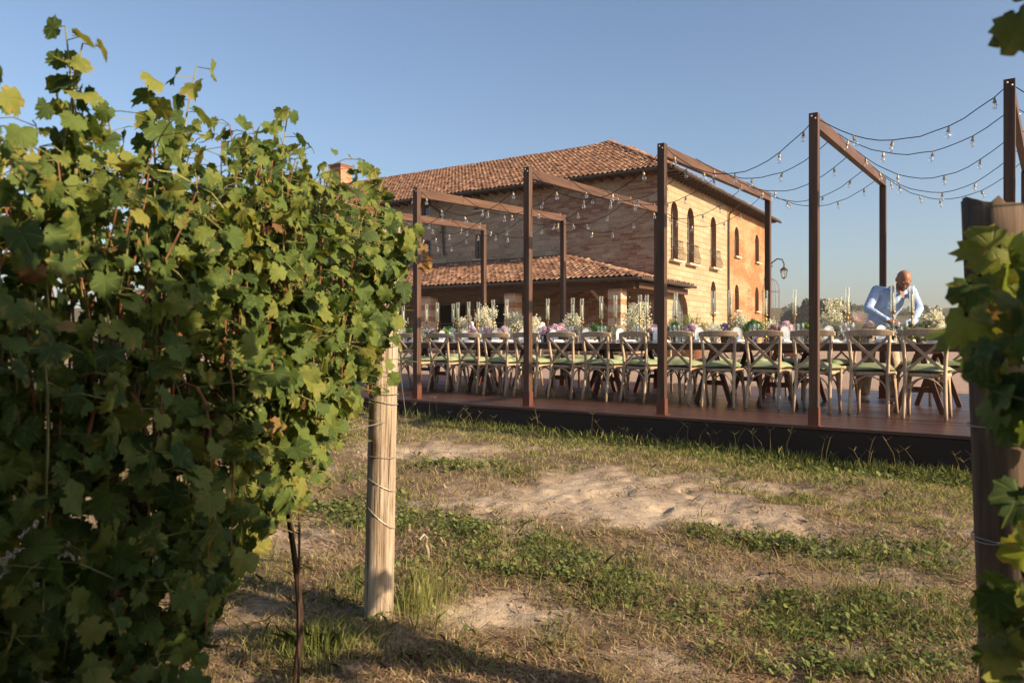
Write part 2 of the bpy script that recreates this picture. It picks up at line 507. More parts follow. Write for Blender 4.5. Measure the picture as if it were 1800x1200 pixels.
def wall_panel(name, outer, holes, depth, f, mats, parent):
    """outer/holes in wall coordinates (metres); f(a, b, d) -> local point, d into the wall"""
    loops = [[Vector((a, b, 0)) for a, b in outer]] + [[Vector((a, b, 0)) for a, b in h] for h in holes]
    flat = [q for L in loops for q in L]
    tris = tessellate_polygon(loops)
    bm = bmesh.new(); uvl = bm.loops.layers.uv.new('UVMap')
    vs = [bm.verts.new(f(q.x, q.y, 0)) for q in flat]
    def face(v, uv, mi):
        try: fc = bm.faces.new(v)
        except ValueError: return
        fc.material_index = mi
        for lp, u in zip(fc.loops, uv): lp[uvl].uv = u
    for tr in tris: face([vs[i] for i in tr], [(flat[i].x, flat[i].y) for i in tr], 0)
    for h in holes:
        m = len(h); fr = [bm.verts.new(f(a, b, 0)) for a, b in h]; bk = [bm.verts.new(f(a, b, depth)) for a, b in h]
        L = 0
        for i in range(m):
            j = (i + 1) % m
            d = math.hypot(h[j][0] - h[i][0], h[j][1] - h[i][1])
            face([fr[i], fr[j], bk[j], bk[i]], [(0, L), (0, L + d), (depth, L + d), (depth, L)], 1)
            L += d
    bmesh.ops.recalc_face_normals(bm, faces=bm.faces[:])
    me = bpy.data.meshes.new(name); bm.to_mesh(me); bm.free()
    for mm in mats: me.materials.append(mm)
    return link(name, me, parent)

fL = lambda a, b, d: Vector((a, d, b))          # left wall, faces -y
fR = lambda a, b, d: Vector((-d, a, b))         # facade, faces +x
def window(hole, f, depth, frame_w=.06, mullion=True, bars=3, parent=house, pane=M_PANE):
    xs = [p[0] for p in hole]; zs = [p[1] for p in hole]
    x0, x1, z0, z1 = min(xs), max(xs), min(zs), max(zs)
    cx, cz = (x0 + x1) / 2, (z0 + z1) / 2
    mb = MB()
    n = len(hole)
    inner = [(cx + (a - cx) * (1 - 2 * frame_w / (x1 - x0)), cz + (b - cz) * (1 - 2 * frame_w / (z1 - z0))) for a, b in hole]
    vs = [f(a, b, depth - .05) for a, b in hole] + [f(a, b, depth - .05) for a, b in inner] + [f(a, b, depth + .02) for a, b in inner]
    fs = [(i, (i + 1) % n, n + (i + 1) % n, n + i) for i in range(n)] + [(n + i, n + (i + 1) % n, 2 * n + (i + 1) % n, 2 * n + i) for i in range(n)]
    mb.add(vs, fs)
    if mullion:
        mb.bar(f(cx, z0 + .03, depth - .02), f(cx, z1 - .03, depth - .02), .06, .05)
        for k in range(1, bars):
            zz = z0 + (z1 - z0) * k / (bars + .6)
            mb.bar(f(x0 + .03, zz, depth - .015), f(x1 - .03, zz, depth - .015), .04, .04)
    w = mb.build('window', M_FRAMEW, parent)
    pm = MB(); pm.add([f(a, b, depth) for a, b in inner], [tuple(range(n))])
    pm.build('pane', pane, w)
    return w

EAVE = 8.92
LEN = 42.0; DEP = 19.06
# --- left wall
holesL = [rect(-15.4, -14.8, 8.05, 8.78), rect(-11.5, -10.8, 8.02, 8.72), arch(-11.42, -10.98, 5.22, 6.66, 6), arch(-15.3, -14.62, 5.22, 6.6, 6),
          rect(-11.5, -9.2, .05, 2.75), rect(-14.2, -12.1, .05, 2.75), arch(-19.5, -18.0, .05, 2.9), rect(-24, -21, .05, 2.75)]
wall_panel('stone_wall', rect(-LEN, 0, 0, EAVE + .4), holesL, .30, fL, [M_LEFTWALL, M_REVEAL], house)
for i, hh in enumerate(holesL):
    w = window(hh, fL, .22, .05 if i < 4 else .12, i >= 2, 3, house, M_PANE if i < 4 else M_INSIDE)
    if i < 4:
        xs = [p[0] for p in hh]
        MB().box(((min(xs) + max(xs)) / 2, -.03, hh[0][1] - .04), (max(xs) - min(xs) + .2, .16, .07)).build('sill', M_TRIM, w)
# --- facade: cream stone then orange brick
hs1 = [arch(1.07, 2.10, 4.65, 7.66, 12, .25), arch(3.44, 4.50, 4.66, 7.69, 12, .25), arch(7.26, 8.28, 4.75, 7.72, 12, .25), arch(7.32, 8.22, 2.2, 3.99, 10, .25), arch(1.25, 3.55, .05, 3.1, 12)]
hs2 = [arch(11.84, 12.82, 5.84, 7.70, 12, .3), arch(16.5, 17.45, 5.88, 7.76, 12, .3), arch(11.9, 12.8, 2.47, 4.08, 10, .3), arch(16.5, 17.4, 2.55, 4.2, 10, .3)]
wall_panel('facade_wall', rect(0, 10.46, 0, EAVE + .4), hs1, .42, fR, [M_STONE, M_REVEAL], house)
wall_panel('facade_wall', rect(10.46, DEP, 0, EAVE + .4), hs2, .38, fR, [M_ORANGE, M_REVEAL], house)
M_REFL = m_plain('glazed_door', (.10, .12, .14), .03, 1.0, 0, .05)
for i, hh in enumerate(hs1 + hs2):
    xs = [p[0] for p in hh]; x0, x1, z0 = min(xs), max(xs), hh[0][1]
    w = window(hh, fR, .34 if i < 5 else .30, .07, True, 4, house, M_REFL if i == 4 else M_PANE)
    if i != 4: MB().box((.07, (x0 + x1) / 2, z0 - .05), (.20 if i > 2 else .42, x1 - x0 + (.18 if i > 2 else .55), .09)).build('sill', M_TRIM, w)
    if i < 3:                                   # iron balconet with belly bars
        mb = MB(); n = 9
        y0, y1 = x0 - .16, x1 + .16
        def belly(yc, ang, R0=.20):
            return [(R0 + b, yc, z0 + zz) for zz, b in ((0, .03), (.15, .12), (.32, .14), (.5, .06), (.75, .0), (1.0, .0))]
        for k in range(n):
            mb.tube(belly(y0 + (y1 - y0) * k / (n - 1), 0), .013, 5)
        for zz, b in ((.02, .03), (1.0, 0)):
            mb.tube([(.02, y0, z0 + zz), (.2 + b, y0, z0 + zz), (.2 + b, y1, z0 + zz), (.02, y1, z0 + zz)], .017, 5)
        mb.tube([(.2, y0, z0 + .55), (.2, y1, z0 + .55)], .012, 5)
        mb.build('balcony_railing', M_IRON, house)
# hidden rear and far walls, downpipes
wall_panel('rear_wall', rect(-LEN, 0, 0, EAVE + .4), [], .3, lambda a, b, d: Vector((a, DEP - d, b)), [M_ORANGE], house)
wall_panel('gable_wall', rect(0, DEP, 0, EAVE + .4), [], .3, lambda a, b, d: Vector((-LEN + d, a, b)), [M_LEFTWALL], house)
MB().tube([(.75, 10.35, EAVE - .12), (.12, 10.4, EAVE - .7), (.09, 10.42, EAVE - 1.2), (.09, 10.42, .1)], .06, 8).build('downpipe', M_IRON, house)
MB().tube([(-14.6, -.75, EAVE - .1), (-13.9, -.12, EAVE - .75), (-13.72, -.09, EAVE - 1.3), (-13.6, -.09, 5.75), (-13.5, -.15, 5.6), (-13.3, -.3, 5.6)], .07, 8, True).build('downpipe', M_IRON, house)

# --- roofs
t = NT('terracotta_tile')
gi = t.n('NewGeometry'); v = t.coords('Object')
c = t.ramp(gi.outputs['Random Per Island'], [(0, (.085, .042, .029)), (.25, (.16, .078, .050)), (.6, (.22, .112, .071)), (.85, (.35, .215, .145)), (1, (.15, .073, .047))])
nz = t.noise(v, 7, 5, .7)
c = t.mix(t.ramp(nz, [(.4, (0, 0, 0)), (.75, (.6, .6, .6))]), c, (.20, .13, .09))
M_TILE = t.done(t.pbr(c, .88, t.bump(nz, .4, .02), .2))
M_UNDER = m_plain('roof_underlay', (.07, .035, .022), .9)

def in_poly(px, py, poly):
    ins = np.zeros(px.shape, bool); n = len(poly); j = n - 1
    for i in range(n):
        xi, yi = poly[i]; xj, yj = poly[j]
        cnd = ((yi > py) != (yj > py)) & (px < (xj - xi) * (py - yi) / (yj - yi + 1e-12) + xi)
        ins ^= cnd; j = i
    return ins

def tile_field(poly3, eave_a, eave_b, parent, name='tiles', cw=.275, ch=.40, seed=1, amax=None):
    """barrel tiles laid over a planar polygon; rows start at the eave a->b"""
    r_ = np.random.default_rng(seed)
    O = Vector(eave_a); U = (Vector(eave_b) - O).normalized()
    nrm = Vector((0, 0, 0))
    for i in range(len(poly3)):
        p, q = Vector(poly3[i]), Vector(poly3[(i + 1) % len(poly3)])
        nrm += Vector(((p.y - q.y) * (p.z + q.z), (p.z - q.z) * (p.x + q.x), (p.x - q.x) * (p.y + q.y)))
    nrm.normalize()
    if nrm.z < 0: nrm = -nrm
    Vd = nrm.cross(U)
    if Vd.z < 0: Vd = -Vd
    p2 = [((Vector(p) - O).dot(U), (Vector(p) - O).dot(Vd)) for p in poly3]
    u0, u1 = min(p[0] for p in p2), max(p[0] for p in p2); v1 = max(p[1] for p in p2)
    if amax: u1 = min(u1, amax)
    uu, vv = np.meshgrid(np.arange(u0 + cw / 2, u1, cw), np.arange(.1, v1, ch))
    uu = uu.ravel(); vv = vv.ravel()
    keep = in_poly(uu, vv, p2)
    uu, vv = uu[keep], vv[keep]
    uu = uu + r_.normal(0, .005, uu.shape); vv = vv + r_.normal(0, .014, vv.shape)
    L = ch * 1.22; K = 6
    prof = []
    for end, rad, lift, vo in ((0, .115, .055, -.04), (1, .095, .018, L)):
        for k in range(K):
            a = math.pi * k / (K - 1)
            prof.append((rad * math.cos(a), vo, lift + rad * .85 * math.sin(a)))
    for k in range(K):                           # thickness of the lower rim
        a = math.pi * k / (K - 1)
        prof.append((.095 * math.cos(a), -.04, .055 + .095 * .85 * math.sin(a)))
    prof = np.array(prof)
    yaw = r_.normal(0, .016, uu.shape)
    loc = prof[None, :, :].repeat(len(uu), 0)
    du = loc[..., 0] * np.cos(yaw)[:, None] - loc[..., 1] * np.sin(yaw)[:, None] + uu[:, None]
    dv = loc[..., 0] * np.sin(yaw)[:, None] + loc[..., 1] * np.cos(yaw)[:, None] + vv[:, None]
    dn = loc[..., 2] + r_.normal(0, .007, uu.shape)[:, None]
    W = np.array(O)[None, None] + du[..., None] * np.array(U) + dv[..., None] * np.array(Vd) + dn[..., None] * np.array(nrm)
    nv = prof.shape[0]
    fs = [(k, k + 1, K + k + 1, K + k) for k in range(K - 1)] + [(k + 1, k, 2 * K + k, 2 * K + k + 1) for k in range(K - 1)]
    Fc = (np.array(fs)[None] + (np.arange(len(uu)) * nv)[:, None, None]).reshape(-1, 4)
    o = link(name, np_mesh(name, W.reshape(-1, 3), Fc, M_TILE, False), parent)
    o['kind'] = 'stuff'
    return o

def cap_row(a, b, parent, r=.13, step=.38, name='ridge_tiles'):
    a, b = Vector(a), Vector(b); d = b - a; L = d.length; d.normalize()
    x = d.cross(Vector((0, 0, 1))).normalized(); up = x.cross(d)
    mb = MB()
    n = int(L / step)
    for i in range(n):
        p = a + d * (i * L / n) + up * random.uniform(-.01, .01); q = p + d * (L / n * 1.15)
        vs = []
        for pt, rr in ((p, r), (q, r * .82)):
            for k in range(6):
                an = math.pi * k / 5
                vs.append(pt + x * (math.cos(an) * rr) + up * (math.sin(an) * rr))
        mb.add(vs, [(k, k + 1, 7 + k, 6 + k) for k in range(5)] + [(0, 5, 4, 3, 2, 1)])
    o = mb.build(name, M_TILE, parent)
    o['kind'] = 'stuff'

Ec = (.8, -.8, EAVE)
EZ = EAVE
A_ = Vector((.8 - 8.24, -.8 + 10.3, EAVE + 4.55))        # hip apex
RK = Vector((.8 - 9.69, -.8 + 9.35, EAVE + 4.55 * 9.35 / 10.3))
RL = Vector((-LEN, -.8 + 9.35, EAVE + 4.55 * 9.35 / 10.3))
EL = Vector((-LEN, -.8, EZ)); EF = Vector((.8, DEP + .8, EZ)); EB = Vector((-LEN, DEP + .8, EZ))
mb = MB()
E0 = Vector(Ec)
pts = [E0, EL, RL, RK, A_, EF, EB]
mb.add(pts, [(0, 4, 3, 2, 1), (0, 5, 4), (5, 6, 2, 3, 4)])
roof = mb.build('roof', M_UNDER, house)
# rows of tiles follow the plane eave -> ridge
tile_field([E0, EL, RL, RK, A_], E0, EL, roof, 'tiles', seed=3)
tile_field([E0, EF, A_], EF, E0, roof, 'tiles', .24, .42, seed=5)
cap_row(E0, A_, roof); cap_row(A_, RK, roof); cap_row(RK, RL, roof, .12)
# soffit, rafters and gutters
sm = MB()
sm.box((-LEN / 2 + .2, -.4, EAVE - .03), (LEN + .6, .78, .04)); sm.box((.4, DEP / 2, EAVE - .035), (.78, DEP + .7, .04))
sm.build('soffit', M_DARKWOOD, house)
rm = MB()
for y in np.arange(.2, DEP, .55): rm.box((.38, y, EAVE - .11), (.76, .10, .12))
for x in np.arange(-LEN + .3, 0, .6): rm.box((x, -.38, EAVE - .11), (.10, .76, .12))
r_o = rm.build('rafter_ends', M_DARKWOOD, house); r_o['kind'] = 'stuff'
MB().tube([(.86, -.85, EAVE - .02), (.86, DEP + .8, EAVE - .02)], .085, 8).build('gutter', M_IRON, house)
MB().tube([(-LEN, -.88, EAVE - .03), (.8, -.88, EAVE - .03)], .07, 8).build('gutter', M_IRON, house)
# chimney
ch = Vector((.8 - 32.6, -.8 + 10.3, 13.0))
M_CHIM = m_masonry('chimney_brick', ((.42, .19, .10), (.34, .15, .085)), ((.42, .25, .15), (.4, .22, .13)), -.2, .27, .085, .4, .2, (.3, .2, .14))
cm = MB(); cm.box(ch + Vector((0, 0, .4)), (1.25, 1.25, 3.0))
chim = cm.build('chimney', m_plain('chimney_brick_plain', (.38, .185, .11), .9, .2, 0, .35, 4), house)
MB().box(ch + Vector((0, 0, 1.93)), (1.5, 1.5, .10)).box(ch + Vector((0, 0, 1.80)), (1.38, 1.38, .14)).build('chimney_cap', M_TILE, chim)

# --- porch along the left wall, wrapping the corner
PE = Vector((.9, -4.9, 3.3)); PL = Vector((-LEN, -4.9, 3.3)); PT = Vector((-LEN, -.02, 4.98)); PH = Vector((-5.38, -.02, 4.98))
PC0 = Vector((.02, 0, 3.54)); PC1 = Vector((.02, 2.05, 3.54)); PE1 = Vector((.9, 2.05, 3.3))
mb = MB(); mb.add([PE, PL, PT, PH, PC0, PC1, PE1], [(0, 3, 2, 1), (0, 6, 5, 4, 3)])
proof = mb.build('porch_roof', M_UNDER, house)
tile_field([PE, PL, PT, PH], PE, PL, proof, 'tiles', seed=6)
tile_field([PE, PE1, PC1, PC0, PH], PE1, PE, proof, 'tiles', seed=7)
cap_row(PE, PH, proof)
MB().box((-LEN / 2 - 2.69, -.05, 5.04), (LEN - 5.38, .10, .16)).build('flashing', M_IRON, proof)
MB().bar(PH + Vector((0, -.02, .1)), PC0 + Vector((0, -.05, .12)), .1, .14).build('flashing', M_IRON, proof)
bm_ = MB()
bm_.box((-LEN / 2 + .4, -4.3, 3.02), (LEN, .26, .34)); bm_.box((.45, -1.1, 3.02), (.24, 6.2, .28))
bm_.build('porch_beam', M_DARKWOOD, house)
rm = MB()
for x in np.arange(-LEN + .5, -5.5, .7): rm.bar((x, -4.85, 3.22), (x, -.05, 4.86), .10, .13)
for y in np.arange(-4.4, 2.0, .6): rm.box((.45, y, 3.24), (.88, .09, .11))
r_o = rm.build('porch_rafters', M_DARKWOOD, house); r_o['kind'] = 'stuff'
MB().tube([(.96, -4.96, 3.26), (.96, 2.05, 3.26)], .075, 8).build('gutter', M_IRON, house)
MB().tube([(-LEN, -4.97, 3.26), (.9, -4.97, 3.26)], .07, 8).build('gutter', M_IRON, house)
M_PBRICK = m_plain('pillar_brick', (.34, .17, .095), .9, .2, 0, .35, 9)
M_PSTONE = m_plain('pillar_stone', (.43, .335, .235), .9, .2, 0, .2, 7)
for x in (-.45, -6.05, -11.3, -16.8, -22.3, -27.8, -33.3):
    pil = None
    z = 0; k = 0; mbb = MB(); mbs = MB()
    while z < 2.85:
        hgt = .34 if k % 2 == 0 else .26
        hgt = min(hgt, 2.85 - z)
        (mbb if k % 2 else mbs).box((x, -4.3, z + hgt / 2), (.62 if k % 2 else .635, .62 if k % 2 else .635, hgt - .002))
        z += hgt; k += 1
    pil = mbb.build('pillar', M_PBRICK, house)
    mbs.build('stone_band', M_PSTONE, pil)
MB().bar((-.75, -4.3, 1.75), (-1.75, -4.3, 2.9), .14, .14).build('brace', m_wood('pale_brace', (.25, .15, .08), (.42, .27, .15)), house)
MB().box((-LEN / 2 + .2, -2.4, .03), (LEN + .8, 5.4, .12)).build('porch_floor', m_plain('porch_paving', (.30, .20, .14), .9, .2, 0, .3, 3), house)

# low brick planter wall seen under the table, lantern on the far corner, iron arbour
def B(x, y, z=0): return CORNER + BX * x + BY * y + Vector((0, 0, z))
lp = B(0, DEP - .1, 0)
lan = empty('wall_lantern', lp, RZ_B, 'black iron lantern hanging from a curled wall bracket at the far facade corner', 'lantern')
zt = 5.75
MB().tube([(.02, 0, zt - .25), (.25, 0, zt - .15), (.5, 0, zt + .25), (.85, 0, zt + .5), (1.2, 0, zt + .42), (1.32, 0, zt + .1), (1.3, 0, zt - .1)], .045, 8, True).tube([(.02, 0, zt - .5), (.4, 0, zt - .1), (.55, 0, zt + .05)], .03, 6).build('bracket', M_IRON, lan)
hd = MB().lathe([(.02, zt - .08), (.10, zt - .12), (.27, zt - .28), (.29, zt - .33), (.05, zt - .34)], 8, (1.3, 0, 0)).build('hood', M_IRON, lan)
gm = MB()
for k in range(6):
    a = 2 * math.pi * k / 6
    gm.bar((1.3 + .24 * math.cos(a), .24 * math.sin(a), zt - .34), (1.3 + .15 * math.cos(a), .15 * math.sin(a), zt - .82), .025, .025)
gm.lathe([(.15, zt - .84), (.16, zt - .82), (.1, zt - .87), (.03, zt - .93)], 6, (1.3, 0, 0)).build('cage', M_IRON, lan)
MB().lathe([(.21, zt - .36), (.13, zt - .80)], 6, (1.3, 0, 0), False).build('glass', m_glass('lantern_glass', (.95, .95, .93), .15), lan)

M_ARB = m_plain('arbour_iron', (.20, .13, .10), .7)
ab = empty('iron_arbour', (16.85, 50, EYE - .35), RZ_B, 'thin iron garden arbour with a rounded top beside the far facade', 'arbour')
for k in range(8):
    a = 2 * math.pi * k / 8; ca, sa = math.cos(a), math.sin(a)
    pts = [(.55 * ca, .55 * sa, 0), (.55 * ca, .55 * sa, 3.6), (.5 * ca, .5 * sa, 4.0), (.33 * ca, .33 * sa, 4.3), (.02 * ca, .02 * sa, 4.45)]
    MB().tube(pts, .014, 5).build('rib', M_ARB, ab)
for z in (.6, 1.9, 3.6):
    MB().tube([(.55 * math.cos(a), .55 * math.sin(a), z) for a in np.linspace(0, 2 * math.pi, 25)], .016, 5).build('hoop', M_ARB, ab)
# ------------------------------------------------------------------ pergola frames
ORD = ['first', 'second', 'third', 'fourth', 'fifth', 'sixth', 'seventh', 'eighth', 'ninth', 'tenth', 'eleventh', 'twelfth', 'thirteenth', 'fourteenth', 'fifteenth',
       'sixteenth', 'seventeenth', 'eighteenth', 'nineteenth', 'twentieth', 'twenty-first', 'twenty-second', 'twenty-third', 'twenty-fourth', 'twenty-fifth', 'twenty-sixth', 'twenty-seventh', 'twenty-eighth', 'twenty-ninth', 'thirtieth']
def nth_right(i): return 'rightmost' if i == 0 else ORD[i] + ' from the right'
M_POST = m_wood('pergola_timber', (.036, .019, .012), (.120, .060, .034), 'z', .55, .35, 1.0, .2, .1)
M_BEAM = m_wood('pergola_beam', (.044, .022, .013), (.135, .066, .037), 'y', .55, .35, 1.0, .2, .1)
M_SHOE = m_plain('post_shoe', (.10, .032, .018), .6, .4, 0, .25)
M_BOLT = m_plain('zinc_bolt', (.75, .72, .66), .35, .5, .6)
fronts = [Vector((4.03, 6.22, 0)), Vector((2.81, 7.14, 0)), Vector((1.61, 8.23, 0)), Vector((.194, 9.34, 0)), Vector((-1.309, 10.58, 0)), T(-1.8, 0), T(-3.55, 0)]
rears = [Vector((6.5, 9.73, 0)), Vector((5.125, 10.61, 0)), Vector((3.92, 11.76, 0)), Vector((2.425, 12.84, 0)), Vector((.917, 13.77, 0)), Vector((-.552, 14.92, 0)), T(-3.8, 3.9)]
ZF, ZR = EYE + 2.116, EYE + 2.264
PW = .082
frames = []
for i, (a, b) in enumerate(zip(fronts, rears)):
    a = Vector((a.x, a.y, DECK_Z)); b = Vector((b.x, b.y, DECK_Z))
    d = (b - a); L = d.length; ang = math.atan2(d.y, d.x) - math.pi / 2
    fr = empty('pergola_frame', a, ang, 'brown timber pergola frame of two posts and a beam, ' + nth_right(i), 'pergola frame', 'pergola frames over the table')
    hf, hr = ZF - DECK_Z, ZR - DECK_Z
    MB().box((0, 0, hf / 2), (PW, PW, hf)).build('post', M_POST, fr, bevel=.004)
    MB().box((0, L, (hr - .115) / 2), (PW, PW, hr - .115)).build('post', M_POST, fr, bevel=.004)
    MB().bar((0, PW / 2 + .001, hf - .075), (0, L + PW / 2, hr - .0575), .068, .115).build('beam', M_BEAM, fr, bevel=.003)
    for y in (0, L):
        sh = MB()
        for sx, sy, w_, d_ in ((0, -1, PW + .012, .006), (0, 1, PW + .012, .006), (-1, 0, .006, PW), (1, 0, .006, PW)):
            sh.box((sx * (PW / 2 + .002), y + sy * (PW / 2 + .002), .09), (w_, d_, .17))
        sh.box((0, y, .003), (PW + .05, PW + .05, .006))
        sh.build('post_shoe', M_SHOE, fr)
    for sx, sz in ((-.015, -.03), (.018, -.055)):
        MB().lathe([(.008, 0), (.008, .004), (.004, .007)], 8).build('bolt', M_BOLT, fr, loc=(sx, -PW / 2, hf + sz)).rotation_euler = (R(90), 0, 0)
    frames.append((a + Vector((0, 0, hf - .02)), b + Vector((0, 0, hr - .005))))

# ------------------------------------------------------------------ festoon lights: five strings over the frames
M_CABLE = m_plain('cable', (.018, .015, .013), .6)
M_SOCKET = m_plain('socket', (.46, .34, .20), .45, .5, .25, .2)
M_BULB = m_glass('clear_bulb', (.97, .97, .97), .16)
sock_me = MB().lathe([(.005, 0), (.011, -.004), (.012, -.02), (.019, -.045), (.020, -.060), (.017, -.062)], 10).mesh('socket', M_SOCKET, True)
bulb_me = MB().lathe([(.013, -.060), (.015, -.072), (.027, -.092), (.030, -.108), (.025, -.126), (.012, -.136), (.001, -.138)], 10, cap=False).mesh('bulb', M_BULB, True)
names5 = ['nearest string of clear festoon bulbs, over the front posts', 'second nearest string of clear festoon bulbs on the pergola beams', 'middle string of clear festoon bulbs over the table',
          'string of clear festoon bulbs just behind the middle one', 'farthest string of clear festoon bulbs, over the rear posts']
for q, f in enumerate((.015, .25, .49, .74, .975)):
    st = empty('string_lights', (0, 0, 0), 0, names5[q], 'string lights', 'festoon light strings')
    pts = []
    anchors = [a.lerp(b, f) + Vector((0, 0, .03 if f > .02 else .0)) for a, b in frames]
    extra = anchors[0] + (anchors[0] - anchors[1]) * 1.0
    anchors = [extra] + anchors
    for i in range(len(anchors) - 1):
        p, r2 = anchors[i], anchors[i + 1]
        sag = random.uniform(.30, .46)
        n = 14
        for k in range(n):
            tt = k / n
            w = p.lerp(r2, tt)
            sk = tt + .10 * math.sin(math.pi * tt) * random.choice((0, 1))
            w.z -= sag * 4 * tt * (1 - tt)
            w += Vector((0, 0, random.uniform(-.008, .008)))
            pts.append(w)
    pts.append(anchors[-1])
    MB().tube(pts, .0046, 5).build('cable', M_CABLE, st)
    acc = random.uniform(.1, .3); nxt = .40
    for k in range(1, len(pts)):
        acc += (pts[k] - pts[k - 1]).length
        if acc >= nxt:
            acc -= nxt; nxt = random.uniform(.34, .47)
            if pts[k].y > 19: continue
            s_o = link('socket', sock_me, st); s_o.location = pts[k] + Vector((0, 0, -.003))
            s_o.rotation_euler = (random.gauss(0, .16), random.gauss(0, .16), 0)
            s_o.scale = (.76, .76, .76)
            link('bulb', bulb_me, s_o)

# ------------------------------------------------------------------ crossback chairs
M_CHAIR = m_wood('washed_oak', (.31, .210, .130), (.52, .385, .255), 'z', .6, .3, 1.0, .2, .10)
def make_chair():
    root = empty('crossback_chair', (0, 0, 0))
    # seat
    mb = MB(); n = 28; top = []
    for k in range(n):
        a = 2 * math.pi * k / n
        ca, sa = math.cos(a), math.sin(a)
        e = 2 / 3.2
        x = abs(ca) ** e * math.copysign(1, ca) * (.215 + .018 * sa); y = abs(sa) ** e * math.copysign(1, sa) * .205
        top.append((x, y))
    vs = [(x, y, .425) for x, y in top] + [(x * 1.015, y * 1.015, .435) for x, y in top] + [(x * 1.015, y * 1.015, .452) for x, y in top] + [(x * .985, y * .985, .460) for x, y in top]
    fs = [(r_ * n + k, r_ * n + (k + 1) % n, (r_ + 1) * n + (k + 1) % n, (r_ + 1) * n + k) for r_ in range(3) for k in range(n)]
    fs += [tuple(range(n - 1, -1, -1)), tuple(range(3 * n, 4 * n))]
    mb.add(vs, fs).build('seat', M_CHAIR, root)
    for s in (-1, 1):
        MB().tube([(s * .195, .235, 0), (s * .19, .205, .15), (s * .182, .178, .32), (s * .178, .168, .425)], [.017, .0185, .0195, .020], 8).build('front_leg', M_CHAIR, root, True)
        MB().tube([(s * .192, -.265, 0), (s * .186, -.235, .16), (s * .180, -.205, .32), (s * .178, -.193, .45), (s * .184, -.198, .60), (s * .196, -.225, .76), (s * .205, -.245, .845)],
                  [.0175, .019, .020, .020, .019, .0185, .018], 8).build('rear_leg', M_CHAIR, root, True)
        # bent cross slat
        pts = []
        for k in range(9):
            tt = k / 8
            x = s * (.195 - .365 * tt); z = .835 - .355 * tt
            y = -.243 + .04 * tt + (.022 if s > 0 else .006) * math.sin(math.pi * tt)
            pts.append((x, y, z))
        mb = MB()
        vs = []
        for k, p in enumerate(pts):
            d = Vector(pts[min(k + 1, 8)]) - Vector(pts[max(k - 1, 0)]); d.normalize()
            w = d.cross(Vector((0, 1, 0))).normalized()
            for e1, e2 in ((-1, -1), (1, -1), (1, 1), (-1, 1)):
                vs.append(Vector(p) + w * (e1 * .0155) + Vector((0, e2 * .006, 0)))
        fs = [(4 * k + j, 4 * k + (j + 1) % 4, 4 * k + 4 + (j + 1) % 4, 4 * k + 4 + j) for k in range(8) for j in range(4)] + [(3, 2, 1, 0), (32, 33, 34, 35)]
        mb.add(vs, fs).build('cross_slat', M_CHAIR, root)
    # curved top rail
    vs = []; n = 12
    for k in range(n + 1):
        tt = k / n * 2 - 1
        x = tt * .240; y = -.222 - .040 * (1 - tt * tt) - .0
        h = .036 - .012 * tt ** 4; zc = .868 + .012 * (1 - tt * tt)
        for e1, e2 in ((-1, -1), (1, -1), (1, 1), (-1, 1)):
            vs.append((x, y + e1 * .013, zc + e2 * h))
    fs = [(4 * k + j, 4 * k + (j + 1) % 4, 4 * k + 4 + (j + 1) % 4, 4 * k + 4 + j) for k in range(n) for j in range(4)] + [(3, 2, 1, 0), tuple(4 * n + j for j in range(4))]
    MB().add(vs, fs).build('top_rail', M_CHAIR, root, bevel=.008)
    def brace(a, b, h):
        a, b = Vector(a), Vector(b); pts = []
        for k in range(11):
            tt = k / 10
            p = a.lerp(b, tt); f_ = math.sin(math.pi * tt) ** .55
            p.z += h * f_
            pts.append(p)
        MB().tube(pts, .0095, 6).build('arch_brace', M_CHAIR, root, True)
    brace((-.180, -.216, .24), (.180, -.216, .24), .175)
    brace((-.184, .188, .24), (.184, .188, .24), .175)
    for s in (-1, 1): brace((s * .181, -.21, .24), (s * .183, .185, .24), .175)
    return root

M_CUSHION = None
t = NT('sage_cushion'); v = t.coords('Object'); n1 = t.noise(v, 9, 3); n2 = t.noise(v, 260, 2)
oi = t.n('ObjectInfo')
c = t.ramp(n1, [(.3, (.20, .235, .130)), (.7, (.27, .305, .178))])
c = t.n('HueSaturation', {'Color': c, 'Value': t.math('ADD', t.math('MULTIPLY', oi.outputs['Random'], .24), .88)}).outputs[0]
M_CUSHION = t.done(t.pbr(c, .85, t.bump(t.math('ADD', n1, t.math('MULTIPLY', n2, .1)), .5, .02), .2))
def cushion_mesh(seed):
    r_ = random.Random(seed); n = 13
    top = []; fs = []
    vs = []
    ph = [r_.uniform(0, 6.28) for _ in range(6)]
    for side in (1, -1):
        for j in range(n):
            for i in range(n):
                u = i / (n - 1) * 2 - 1; w = j / (n - 1) * 2 - 1
                pin = 1 - .07 * (1 - u * u) * abs(w) ** 3
                x = u * .215 * (1 - .06 * (1 - w * w)); y = w * .215 * (1 - .06 * (1 - u * u))
                th = ((1 - u ** 4) * (1 - w ** 4)) ** .55
                z = .032 + side * (.058 if side > 0 else .030) * th + .006 * math.sin(5 * u + ph[0]) * math.cos(4 * w + ph[1]) * th
                z -= .012 * (u * u * w * w)
                vs.append((x, y, z))
    N = n * n
    for j in range(n - 1):
        for i in range(n - 1):
            a = j * n + i
            fs.append((a, a + 1, a + n + 1, a + n)); fs.append((N + a, N + a + n, N + a + n + 1, N + a + 1))
    mb = MB(); mb.add(vs, fs)
    return mb.mesh('seat_cushion', M_CUSHION, True)
cush = [cushion_mesh(k) for k in range(4)]
chair0 = make_chair()
near_s = [6.05, 5.51, 4.94, 4.385, 3.83, 3.30, 2.74, 2.18, 1.59, 1.03, .45, -.14, -.72, -1.32, -1.90, -2.5]
